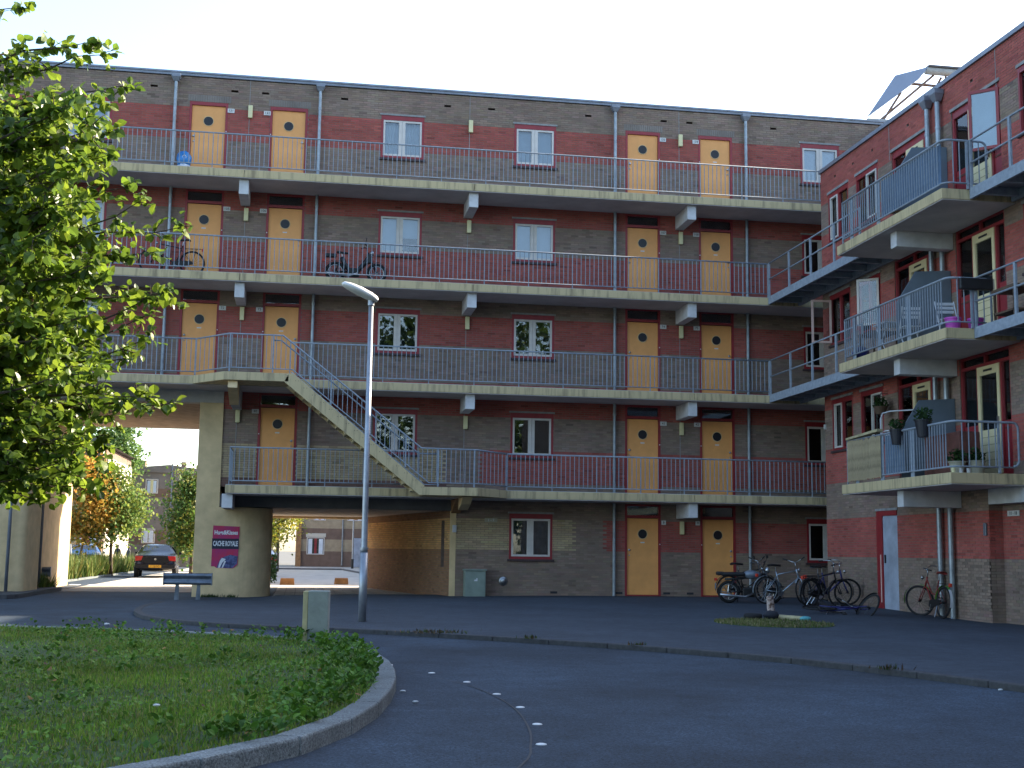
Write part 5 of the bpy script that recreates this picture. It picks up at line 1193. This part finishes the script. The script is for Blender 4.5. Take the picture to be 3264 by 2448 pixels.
# ================================================================== BACKGROUND HOUSES
def house_window(T, x0, x1, z0, z1, y, fm='paint_white', mull=None, cur=None, rotx=False):
    w_ = ring(MB(), x0, x1, z0, z1, .07, .07, .07, .07, y - .06, y + .02).build('window', fm, T)
    MB().box(x0 + .07, x1 - .07, y - .02, y - .01, z0 + .07, z1 - .07).build('pane', 'car_glass', w_)
    if mull: MB().box((x0 + x1) / 2 - .09, (x0 + x1) / 2 + .09, y - .055, y - .02, z0 + .07, z1 - .07).build('mullion', mull, w_)
    if cur:
        for a, b in ((x0 + .12, x0 + .42), (x1 - .42, x1 - .12)): MB().box(a, b, y - .03, y - .021, z0 + .07, z1 - .12).build('curtain', cur, w_)
def banded(T, x0, x1, y0, y1, z0, zs, mats, name='wall'):
    for (a, b), m in zip(zip([z0] + zs, zs), mats): MB().box(x0, x1, y0, y1, a, b).build(name, m, T)
HL = thing('brick_house', (-14.5, 45, -.17), 'brown brick house with bright sunlit side wall left of the road', 'house')
banded(HL, -18, -11.2, 40, 50.5, -.2, [1.9, 2.9, 4.8, 5.8, 7.0], ['bg_cream', 'bg_brown', 'bg_cream', 'bg_brown', 'bg_brown'])
MB().box(-11.2, -11.12, 40.1, 50.4, -.2, 6.3).build('side_wall', 'bg_plaster', HL)
MB().prism([(-18.3, 39.6, 6.9), (-10.9, 39.6, 6.9), (-14.5, 39.6, 8.6)], (0, 11.2, 0)).build('roof', 'concrete_dark', HL)
MB().tube([(-11.25, 39.9, 0), (-11.25, 39.9, 7.0)], .06, 8).build('rain_pipe', 'wood_orange', HL)
house_window(HL, -12.55, -11.45, .5, 1.75, 40, 'paint_red', 'paint_red', 'curtain'); MB().box(-12.6, -11.4, 39.93, 39.995, 1.80, 2.05).build('window_head', 'bg_plaster', HL)
house_window(HL, -14.6, -13.4, 3.4, 4.7, 40, 'paint_white', None, 'curtain')
HM = thing('brick_house', (-9.3, 60, -.17), 'grey brown house with small white windows behind the green trees', 'house')
banded(HM, -12.6, -6.2, 55, 64, -.2, [1.35, 2.35, 4.6, 5.2, 6.3], ['bg_grey', 'bg_brown', 'bg_grey', 'bg_brown', 'bg_grey'])
MB().prism([(-12.8, 54.9, 6.3), (-6.0, 54.9, 6.3), (-6.0, 54.9, 6.45), (-9.2, 54.9, 6.85), (-12.8, 54.9, 6.5)], (0, 9, 0)).build('roof', 'bg_grey', HM)
house_window(HM, -10.75, -9.9, 4.85, 5.85, 55, 'paint_white', 'lamp_cover', 'blind'); house_window(HM, -10.85, -9.95, 1.45, 2.45, 55, 'paint_white', None, 'curtain')
MB().tube([(-9.0, 54.9, 0), (-9.0, 54.9, 6.9)], .06, 8).build('rain_pipe', 'trim_grey', HM)
MB().box(-8.6, -8.3, 57, 57.3, 6.7, 7.2).build('chimney', 'bg_brown', HM)
MB().box(-12.0, -11.2, 58, 59, 6.4, 7.3).build('dormer', 'bg_brown', HM)
HR = thing('terraced_house', (4, 68, -.17), 'banded brown and cream house seen through the low passage', 'house')
banded(HR, -.05, 10, 63, 72, -.2, [1.05, 1.95, 2.78, 4.6, 5.6, 7.2], ['bg_brown', 'bg_cream', 'bg_brown', 'bg_cream', 'bg_brown', 'bg_cream'])
MB().box(-.45, -.05, 62.7, 63.4, -.2, 4.8).build('corner_pier', 'wood_orange', HR)
MB().box(-.4, 10.2, 62.8, 72.2, 7.2, 7.4).build('roof', 'concrete_dark', HR)
house_window(HR, .37, 1.71, .80, 2.1, 63, 'paint_white', 'paint_red', 'curtain'); house_window(HR, .84, 1.75, 3.38, 4.7, 63, 'paint_white', 'paint_red', 'curtain'); house_window(HR, 3.4, 4.6, 3.38, 4.7, 63, 'paint_white', 'paint_red', 'curtain')
MB().box(.3, 1.8, 62.9, 62.99, 2.12, 2.4).build('window_head', 'bg_plaster', HR)
MB().box(3.93, 5.6, 62.9, 62.99, -.1, 2.08).build('garage_door', 'white_door', HR)
MB().tube([(3.05, 62.85, 0), (3.05, 62.85, 5.2)], .06, 8).build('rain_pipe', 'zinc', HR)
T = thing('street_lamp', (3.55, 55, ROAD), 'thin distant lamp post seen through the low passage', 'street lamp')
MB().tube([(3.55, 55, ROAD), (3.55, 55, 4.6)], .06, 8).build('pole', 'galv', T); MB().tube([(3.55, 55, ROAD), (3.55, 55, .55)], .09, 8).build('base', 'black', T); MB().box(3.2, 3.9, 54.9, 55.1, 4.6, 4.7).build('lamp_head', 'lamp_glass', T)
CB = thing('courtyard_shade_block', (20, 50, -.17), 'long unseen four storey brick block added to shade the courtyard behind', 'building')  # out of view, placed and sized to cast shade over the courtyard
banded(CB, 15, 25, 20.5, 82, -.2, [1.2, 2.2, 4.0, 5.0, 6.9, 7.9, 12.0], ['bg_brown', 'bg_cream', 'bg_brown', 'bg_cream', 'bg_brown', 'bg_cream', 'bg_brown'])
for k in range(8):
    for z in (1.2, 4.0, 6.8, 9.6): 
        w_ = MB().box(14.93, 14.998, 23 + k * 7, 24.4 + k * 7, z, z + 1.3).build('window', 'paint_white', CB); MB().box(14.92, 14.929, 23.1 + k * 7, 24.3 + k * 7, z + .1, z + 1.2).build('pane', 'car_glass', w_)
MB().box(14.9, 25.1, 20.4, 82.1, 12.0, 12.15).build('roof', 'concrete_dark', CB)
# courtyard kerb lines, blocks
mb = MB().box(-1.6, 2.6, 47.9, 48.05, ROAD + .009, ROAD + .10).prism([(2.6, 47.9, ROAD + .009), (2.72, 48.05, ROAD + .009), (4.3, 19.2, ROAD + .009), (4.2, 19.2, ROAD + .009)], (0, 0, .09)).build('courtyard_kerb', 'concrete_dark', kind='structure')
for x, lab_ in ((-.48, 'orange brown concrete block left of the pair in the low passage'), (1.53, 'orange brown concrete block right of the pair in the low passage')):
    y = 12.4 if x < 0 else 13.6
    o = MB().add([(x - .27, y - .2, ROAD), (x + .27, y - .2, ROAD), (x + .27, y + .2, ROAD), (x - .27, y + .2, ROAD), (x - .24, y - .15, .13), (x + .25, y - .15, .13), (x + .25, y + .15, .13), (x - .24, y + .15, .13)], [(0, 3, 2, 1), (4, 5, 6, 7), (0, 1, 5, 4), (1, 2, 6, 5), (2, 3, 7, 6), (3, 0, 4, 7)]).build('concrete_block', 'wood_orange', bevel=.02); tag(o, lab_, 'block', 'low blocks behind the passage')
T = thing('road_sign', (-5.05, 33, -.17), 'red and white road sign beside the pier edge far behind', 'sign')
MB().tube([(-5.05, 33, -.17), (-5.05, 33, 2.3)], .035, 8).build('pole', 'paint_red', T); MB().lathe([(.28, 32.94), (.28, 32.96)], (-5.05, 0, 2.0), 20, 'y').build('plate', 'print_white', T); MB().torus((-5.05, 32.935, 2.0), .25, .035, 'y', 24, 6).build('rim', 'tail_red', T)
# ================================================================== TREES
def leaf_cloud(P, D, size, cols, rg, fold=.25, asp=.42):
    """pointed oval leaves: 6 vertices, 2 quads; P positions, D direction of the midrib"""
    n = len(P); D = D / np.linalg.norm(D, axis=1)[:, None]
    up = rg.normal(size=(n, 3)) * .6 + np.array([0, 0, 1.0]); S_ = np.cross(D, up); S_ /= np.linalg.norm(S_, axis=1)[:, None]; N_ = np.cross(S_, D)
    s = (size * (.65 + .7 * rg.random((n, 1)))); w = s * asp
    ts = (0, .18, .45, .75, 1.0, .75, .45, .18); ws = (0, .72, 1.0, .66, 0, -.66, -1.0, -.72)
    ring_ = [P + D * s * t + S_ * w * q + N_ * (w * fold * abs(q) - s * .12 * t * t) for t, q in zip(ts, ws)] + [P + D * s * .5 - N_ * s * .02]
    V = np.stack(ring_, 1).reshape(-1, 3); k = (np.arange(n) * 9)[:, None]
    F = np.concatenate([k + np.array([i, (i + 1) % 8, 8])[None] for i in range(8)], 1).reshape(-1, 3)
    C = np.array(cols)[rg.integers(0, len(cols), n)] * (.75 + .5 * rg.random((n, 1)))
    return V, F, np.repeat(C, 8, 0)
def branchy(base, tips, rg, sub=7, twig=.45, leafstep=.055, jit=.12):
    """limbs from the trunk to given tips, with side twigs; returns tubes, leaf positions, directions"""
    tubes = []; LP = []; LD = []
    for (p0, p1, r0) in tips:
        p0, p1 = np.array(p0, float), np.array(p1, float); L = np.linalg.norm(p1 - p0); n = max(4, int(L / .22)); pts = []
        bend = rg.normal(size=3) * L * .05 + np.array([0, 0, L * .06])
        for i in range(n + 1):
            t = i / n; pts.append(p0 + (p1 - p0) * t + bend * math.sin(PI * t) + rg.normal(size=3) * .015)
        tubes.append((pts, [max(.004, r0 * (1 - t) + .004) for t in np.linspace(0, 1, n + 1)]))
        d0 = (p1 - p0) / L
        for i in range(1, n + 1):
            t = i / n
            if t < .22: continue
            for _ in range(sub):
                dr = d0 * rg.uniform(.2, 1.0) + rg.normal(size=3) * .75; dr[2] = dr[2] * .75 + .10; dr /= np.linalg.norm(dr)
                tl = twig * rg.uniform(.35, 1.0) * (1.15 - .75 * t) if t < .97 else twig * .35
                q = pts[i]; m = max(2, int(tl / leafstep)); e = q + dr * tl + np.array([0, 0, -.08 * tl])
                if rg.random() < .5: tubes.append(([q, (q + e) / 2 + rg.normal(size=3) * .01, e], [.006, .004, .002]))
                for k in range(m):
                    f = (k + .6) / m; pp = q + (e - q) * f
                    ld = dr * .4 + rg.normal(size=3) * .7 + np.array([0, 0, -.35]); LP.append(pp); LD.append(ld)
    return tubes, np.array(LP), np.array(LD)
def onYp(u, v, y):
    """photo pixel -> point on the vertical plane at depth y (the depth comes from the island the tree stands on)"""
    d = FW + RT * ((u - 1632) / 4051.5) - UP * ((v - 1224) / 4051.5); t = (y + 35.642) / d.y; return (d.x * t, y, 1.196 + d.z * t)
rg = np.random.default_rng(11)
TX, TY = -4.35, -23.6
FT = thing('street_tree', (TX, TY, 0), 'large leafy tree with sunlit green leaves filling the left edge', 'tree')
tr = MB().tube([(TX, TY, -.03), (TX + .03, TY, .8), (TX - .02, TY + .03, 1.9), (TX + .04, TY, 3.2), (TX, TY, 4.6), (TX + .03, TY, 6.4)], [.17, .14, .125, .105, .075, .03], 12).build('trunk', 'bark', FT, smooth=True)
tipspx = [(265, 135, 0.0), (325, 165, .3), (372, 275, -.2), (350, 425, .3), (300, 330, -.5), (390, 590, .1), (310, 520, -.6), (440, 640, -.3), (565, 735, .0), (480, 800, .4), (505, 930, -.3), (540, 960, .1), (455, 1010, .5), (470, 1080, -.2), (410, 1150, .4), (430, 1260, -.4), (520, 1290, .0), (340, 1330, .3), (300, 1390, .2), (190, 1440, -.3), (230, 1520, .4), (110, 1590, 0.0), (60, 1480, .5), (40, 20, 0.0), (95, 170, .3), (130, 330, -.6), (60, 450, .7), (160, 700, -1.0), (200, 900, .9), (180, 1100, -.9), (100, 1250, .8), (240, 620, .7), (270, 1010, -.8), (70, 800, -1.2), (30, 1050, 1.0)]
for k in range(210): tipspx.append((float(rg.uniform(-150, 320)), float(rg.uniform(300, 1560)), float(rg.uniform(-1.3, 1.3))))
tips = []
for u, v, dy in tipspx:
    p = onYp(u, v, TY + dy); z0 = min(5.6, max(1.5, p[2] - .55 * (p[0] - TX) * (.7 if v > 1000 else 1.0))); tips.append(((TX, TY, z0), p, .030))
for k in range(30):                                        # the far side of the crown, out of frame
    a = rg.uniform(PI * .55, PI * 1.5); R = rg.uniform(1.5, 2.6); z1_ = rg.uniform(1.9, 6.6); tips.append(((TX, TY, max(1.5, z1_ - .9)), (TX + R * math.cos(a), TY + R * math.sin(a), z1_), .028))
for k in range(10):
    a = rg.uniform(-PI, PI); tips.append(((TX, TY, 4.8), (TX + 1.0 * math.cos(a), TY + 1.0 * math.sin(a), rg.uniform(6.2, 7.6)), .025))
tubes, LP, LD = branchy((TX, TY, 0), tips, rg, sub=5, twig=.46, leafstep=.040)
print('leaves', len(LP))
mb = MB()
for pts, rs in tubes: mb.tube(pts, rs, 5, cap=False)
mb.build('branches', 'bark', tr, kind='stuff')
TCOL = [(.135, .215, .022), (.175, .255, .026), (.105, .175, .024), (.215, .29, .03), (.075, .13, .022)]
Vv, Ff, Cc = leaf_cloud(LP, LD, .086, TCOL, rg)
yel = np.array([np.linalg.norm(np.array(onYp(520, 740, TY)) - p) < .26 and rg.random() < .35 for p in LP])
Cc[np.repeat(yel, 8)] = (.42, .22, .02)
# the leaves nearest the right outline are single objects, the rest is one mass
order = np.argsort(-LP[:, 0]); single = order[:300]; rest = order[300:]
idx = np.zeros(len(LP), bool); idx[rest] = True
Fr = Ff.reshape(-1, 8, 3)[idx].reshape(-1, 3); Cr = Cc.reshape(-1, 8, 3)[idx].reshape(-1, 3)
from_np('crown', Vv, None, 'leaf', Cr, FT, kind='stuff', tris=Fr)
LM = []
for k in range(5):
    V1, F1, _ = leaf_cloud(np.zeros((1, 3)), np.array([[0, 1.0, 0]]), .095, TCOL, np.random.default_rng(k))
    me = bpy.data.meshes.new('leaf'); me.from_pydata([tuple(q) for q in V1], [], [tuple(q) for q in F1.tolist()]); a = me.attributes.new('Col', 'FLOAT_COLOR', 'FACE'); a.data.foreach_set('color', np.tile(np.append(np.array(TCOL[k]), 1), 8).astype(np.float32)); me.materials.append(M['leaf']); LM.append(me)
for i in single:
    o = bpy.data.objects.new('leaf', LM[int(rg.integers(0, 5))]); link(o, FT, False, tuple(LP[i])); o.rotation_euler = Vector(LD[i]).to_track_quat('Y', 'Z').to_euler(); s_ = rg.uniform(.75, 1.2); o.scale = (s_, s_, s_)
def far_tree(x, y, z0, h_tr, cz, rad, hgt, cols, label, n, name='street_tree', size=.16, seed=1, lean=0, trunkm='bark', tr_r=.10, clumps=26):
    rg = np.random.default_rng(seed); T = thing(name, (x, y, z0), label, 'tree', 'trees behind the flats')
    t = MB().tube([(x, y, z0), (x + lean * .5, y, z0 + h_tr * .5), (x + lean, y, z0 + h_tr), (x + lean, y, cz)], [tr_r, tr_r * .8, tr_r * .65, .02], 8)
    C = []
    for k in range(clumps):
        a = rg.uniform(0, 2 * PI); q = rg.uniform(-1, 1); rr = rad * math.sqrt(max(.05, 1 - q * q * .8)) * rg.uniform(.35, .95) * (1 - .25 * q); c = np.array([x + lean + rr * math.cos(a), y + rr * math.sin(a), cz + q * hgt]); C.append(c)
        t.tube([(x + lean, y, max(z0 + h_tr * .8, c[2] - rr * .8)), tuple(c)], [.03, .006], 5)
    t.build('trunk', trunkm, T, smooth=True)
    C = np.array(C); k = rg.integers(0, clumps, n); P = C[k] + rg.normal(size=(n, 3)) * rad * .24
    P = np.concatenate([P, C[rg.integers(0, clumps, n)] + rg.normal(size=(n, 3)) * rad * .30]); n *= 2
    V, F, Cl = leaf_cloud(P, rg.normal(size=(n, 3)) + np.array([0, 0, -.3]), size * .9, cols, rg); Cl = np.clip(Cl * 2.0, 0, .65); from_np('crown', V, None, 'leaf_far', Cl, T, tris=F, kind='stuff')
far_tree(-10.0, 24.5, -.17, 2.0, 3.5, 1.3, 1.75, [(.36, .16, .03), (.42, .22, .045), (.30, .17, .03), (.18, .15, .03)], 'orange autumn tree with pale thin trunk behind the left pier', 2600, seed=3, lean=.35, trunkm='bark_pale', tr_r=.07)
far_tree(-8.5, 24.8, -.17, 1.4, 3.0, 1.3, 1.45, [(.07, .12, .03), (.10, .14, .035), (.13, .15, .03)], 'light green spreading tree between house and road', 3000, seed=4, lean=-.05)
far_tree(-5.4, 30, -.17, 1.5, 2.9, 1.45, 1.6, [(.045, .085, .02), (.06, .10, .02), (.11, .11, .02)], 'dark green tree right behind the poster pier', 3200, seed=5)
far_tree(-12.6, 52, -.17, 4, 7.7, 1.7, 1.4, [(.06, .11, .03), (.08, .12, .03)], 'tall green tree top rising behind the left house', 2200, seed=6, size=.22)
far_tree(-1.35, 40, -.17, 1.5, 3.3, 1.5, 1.5, [(.16, .17, .022), (.20, .17, .025), (.09, .12, .02)], 'yellow green tree beyond the low passage', 2600, seed=7)
far_tree(-4.5, 70, -.17, 2, 3.6, 2.6, 2.2, [(.06, .11, .03), (.09, .13, .03)], 'far green trees behind the parked silver car', 2600, seed=8, size=.25)
far_tree(-6.2, 84, -.17, 2, 3.6, 2.6, 2.2, [(.09, .14, .03), (.11, .14, .03)], 'far sunlit tree between dark tree and pier', 2200, seed=9, size=.28)
# trees opposite, seen only as reflections in the windows
rg = np.random.default_rng(40); P = []
for k in range(560):
    c = np.array([rg.uniform(-30, 34), rg.uniform(-64, -54), rg.uniform(2.0, 19)]); P.append(c + rg.normal(size=(90, 3)) * 1.0)
P = np.concatenate(P); V, F, Cl = leaf_cloud(P, rg.normal(size=P.shape), .42, [(.05, .10, .02), (.07, .12, .02), (.035, .07, .02)], rg)
tl = from_np('tree_row', V, None, 'leaf_far', Cl, tris=F, kind='stuff'); tag(tl, 'row of tall green trees opposite the flats', 'trees')
# ================================================================== VERGE, HEDGE, GRASS, WEEDS
def blades(P, h, w, cols, rg, lean=.35):
    n = len(P); a = rg.uniform(0, 2 * PI, n); sx_ = np.stack([np.cos(a), np.sin(a), np.zeros(n)], 1); b = rg.uniform(0, 2 * PI, n); l = rg.random(n) * lean
    H = (h * (.5 + .8 * rg.random(n))); tip = np.stack([np.cos(b) * l * H, np.sin(b) * l * H, H * np.sqrt(np.maximum(.2, 1 - l * l))], 1)
    W_ = (w * (.6 + .8 * rg.random(n)))[:, None]
    V = np.stack([P - sx_ * W_, P + sx_ * W_, P + tip * .55 + sx_ * W_ * .7, P + tip], 1).reshape(-1, 3); k = (np.arange(n) * 4)[:, None]
    F = np.concatenate([k + np.array([0, 1, 2])[None], k + np.array([0, 2, 3])[None]], 1).reshape(-1, 3)
    C = np.array(cols)[rg.integers(0, len(cols), n)] * (.6 + .75 * rg.random((n, 1))); return V, F, np.repeat(C, 2, 0)
def stuff(name, V, F, C, label, cat, m='grass'): o = from_np(name, V, None, m, C, tris=F, kind='stuff'); return tag(o, label, cat)
rg = np.random.default_rng(5)
n = 9000; yy = rg.uniform(13.0, 36, n); xx = -8.75 - rg.random(n) ** 1.2 * 2.6 + .25 * np.sin(yy * 1.3); hh = 1.05 - .25 * np.abs(np.sin(yy * .8))
V, F, C = blades(np.stack([xx, yy, np.full(n, -.17)], 1), hh, .03, [(.10, .17, .03), (.16, .19, .04), (.20, .19, .05), (.07, .13, .03)], rg, .6)
stuff('verge_growth', V, F, C, 'tall unkempt grass and shrubs on the verge left of the saloon', 'shrubs')
mb = MB().prism([(-8.6, 12.8, -.17), (-8.6, 36, -.17), (-8.45, 36, -.17), (-8.45, 12.8, -.17)], (0, 0, .12)).build('verge_kerb', 'kerb', kind='structure')
n = 2600; V, F, C = leaf_cloud(np.stack([rg.uniform(-3.4, -.95, n), rg.uniform(14.6, 16.2, n), -.1 + 1.05 * rg.random(n) ** .8], 1), rg.normal(size=(n, 3)), .10, [(.02, .05, .015), (.03, .07, .02), (.04, .085, .02)], rg)
HG = thing('hedge', (-2.2, 15.4, -.15), 'dark green clipped hedge in front of the silver car', 'hedge'); from_np('foliage', V, None, 'leaf_far', C, HG, tris=F, kind='stuff')
# grass on the island
poly = [(p[0], p[1]) for p in offset(ip, .17)]
def inside(P, poly):
    x, y = P[:, 0], P[:, 1]; c = np.zeros(len(P), bool); n = len(poly); j = n - 1
    for i in range(n):
        (xi, yi), (xj, yj) = poly[i], poly[j]
        with np.errstate(divide='ignore', invalid='ignore'): t = ((yi > y) != (yj > y)) & (x < (xj - xi) * (y - yi) / (yj - yi + 1e-12) + xi)
        c ^= t; j = i
    return c
n = 330000; P = np.stack([rg.uniform(-8.0, 1.0, n), rg.uniform(-30.5, -12.6, n), np.full(n, -.015)], 1)
dist = np.hypot(P[:, 0], P[:, 1] + 35.6); P = P[inside(P, poly) & (rg.random(n) < np.clip(13 / dist, .3, 1) ** 1.3)]
mod = np.sin(P[:, 0] * 1.7 + 2 * np.sin(P[:, 1] * .6)) * np.cos(P[:, 1] * 1.1) ; P = P[rg.random(len(P)) < .72 + .28 * mod]
mod = np.sin(P[:, 0] * 1.7 + 2 * np.sin(P[:, 1] * .6)) * np.cos(P[:, 1] * 1.1)
V, F, C = blades(P, .040 + .016 * mod, .005, [(.16, .29, .026), (.20, .33, .030), (.12, .24, .024), (.26, .33, .05), (.30, .28, .09)], rg, .75)
gr = from_np('grass', V, None, 'grass', C, island, tris=F, kind='stuff')
# broad-leaved weeds, thick along the kerb tip
pts = []
for p in offset(ip, .30):
    if p[1] > -27.5 and p[0] > -3.5:
        for _ in range(30 if p[0] > -.3 else 6): pts.append((p[0] + rg.normal() * .18 - .05, p[1] + rg.normal() * .3))
for _ in range(150): pts.append((rg.uniform(-5, .6), rg.uniform(-29, -14.5)))
P = np.array(pts); P = P[inside(np.c_[P, np.zeros(len(P))], poly)]
LPs, LDs, SZ = [], [], []
for x, y in P:
    tall = .16 if (y > -20 or x > .2) else .09
    k = rg.integers(6, 14)
    for _ in range(k):
        a = rg.uniform(0, 2 * PI); q = rg.uniform(.3, 1.3); LPs.append((x + rg.normal() * .03, y + rg.normal() * .03, rg.uniform(0, tall))); LDs.append((math.cos(a), math.sin(a), q))
V, F, C = leaf_cloud(np.array(LPs), np.array(LDs), .054, [(.07, .17, .018), (.09, .20, .022), (.12, .23, .025), (.06, .14, .02)], rg, .2, .34)
pc = np.stack([rg.uniform(-7, .9, 22000), rg.uniform(-30, -13, 22000), rg.uniform(.0, .035, 22000)], 1); pc = pc[inside(pc, poly)]
mc = np.sin(pc[:, 0] * 2.1 + 1.3 * np.sin(pc[:, 1])) + np.cos(pc[:, 1] * 1.7 + pc[:, 0]); pc = pc[mc + rg.normal(size=len(pc)) * .6 > -.1]
V2, F2, C2 = leaf_cloud(pc, rg.normal(size=pc.shape) * np.array([1, 1, .25]) + np.array([0, 0, .35]), .036, [(.11, .22, .03), (.14, .26, .036), (.09, .18, .027), (.17, .29, .05)], rg, .2, .42)
from_np('clover', V2, None, 'grass', C2, island, tris=F2, kind='stuff')
from_np('weeds', V, None, 'grass', C, island, tris=F, kind='stuff')
# weeds round the stump, along the pavement kerb, at the pier foot
def weeds(name, pts, h, w, cols, label): V, F, C = blades(np.array(pts), h, w, cols, rg, .7); stuff(name, V, F, C, label, 'weeds')
pts = []
for _ in range(5200):
    a, r_ = rg.uniform(0, 2 * PI), math.sqrt(rg.random()); x, y = 8.65 + 1.05 * r_ * math.cos(a), -12.9 + 1.35 * r_ * math.sin(a)
    if rg.random() < .35 + .65 * (x < 8.9): pts.append((x, y, zp(x, y)))
weeds('weed_patch', pts, .055, .012, [(.10, .14, .03), (.13, .16, .04), (.22, .20, .09), (.28, .24, .13)], 'patch of weeds and dry grass round the cut stump')
o = MB().prism([(8.65 + 1.05 * math.cos(a), -12.9 + 1.35 * math.sin(a), zp(8.65, -12.9) - .02) for a in np.linspace(0, 2 * PI, 24, endpoint=False)], (0, 0, .028)).build('tree_pit', 'soil', kind='structure')
pts = []
for (x0, y0, nn_, sp_) in ((2.05, -15.85, 170, .16), (6.55, -21.95, 60, .07), (3.3, -17.1, 30, .06), (4.6, -18.35, 30, .06), (.2, -14.5, 40, .07), (7.35, -24.3, 50, .08)):
    for _ in range(nn_): x, y = x0 + rg.normal() * sp_ * 1.5, y0 + rg.normal() * sp_; pts.append((x, y, zp(x, y)))
weeds('kerb_weeds', pts, .055, .010, [(.07, .10, .03), (.10, .07, .04), (.16, .10, .06), (.06, .09, .02)], 'small weed tufts growing along the pavement kerb')
pts = [(x + rg.normal() * .12, y + rg.normal() * .05, zp(x, y)) for x, y in ((-1.9, -.12), (-2.5, -.12), (-2.3, -.14)) for _ in range(60)]
weeds('pier_weeds', pts, .10, .012, [(.04, .07, .02), (.06, .09, .02)], 'weeds at the foot of the poster pier')
pts = [(rg.uniform(-8.6, -7.3), rg.uniform(3.2, 4.9), ROAD + .01) for _ in range(900)]
weeds('pier_grass', pts, .45, .02, [(.10, .16, .03), (.14, .17, .03)], 'rough grass between the two left piers')
# fallen leaves and scraps
for k, (x, y, m_, lab_) in enumerate(((-3.2, -13.0, 'litter_white', 'white scrap of paper lying on the road by the grass'), (1.02, -24.35, 'litter_white', 'small pale scrap in the gutter beside the island kerb'), (.98, -23.5, 'litter_white', 'tiny pale scrap in the gutter further along the island kerb'), (6.95, -23.6, 'litter_white', 'white scrap lying at the pavement kerb near the right edge'), (-1.0, -25.9, 'litter_white', 'crumpled white tissue lying in the grass'))):
    o = blob((x, y, ROAD + .015 if k < 4 else .06), (.028, .018, .010) if k else (.05, .03, .02), 5, 8, 50 + k).build('litter', m_, smooth=True); tag(o, lab_, 'litter')
lv = rg.uniform(0, 1, (90, 2)); LPs = np.array([(-6 + 7 * a, -28 + 13 * b, .05) for a, b in lv]); LPs = LPs[inside(LPs, poly)]
V, F, C = leaf_cloud(LPs, rg.normal(size=LPs.shape) * np.array([1, 1, .3]), .05, [(.30, .17, .06), (.30, .16, .04), (.14, .07, .04)], rg)
stuff('fallen_leaves', V, F, C, 'scattered brown fallen leaves on the grass', 'leaves')
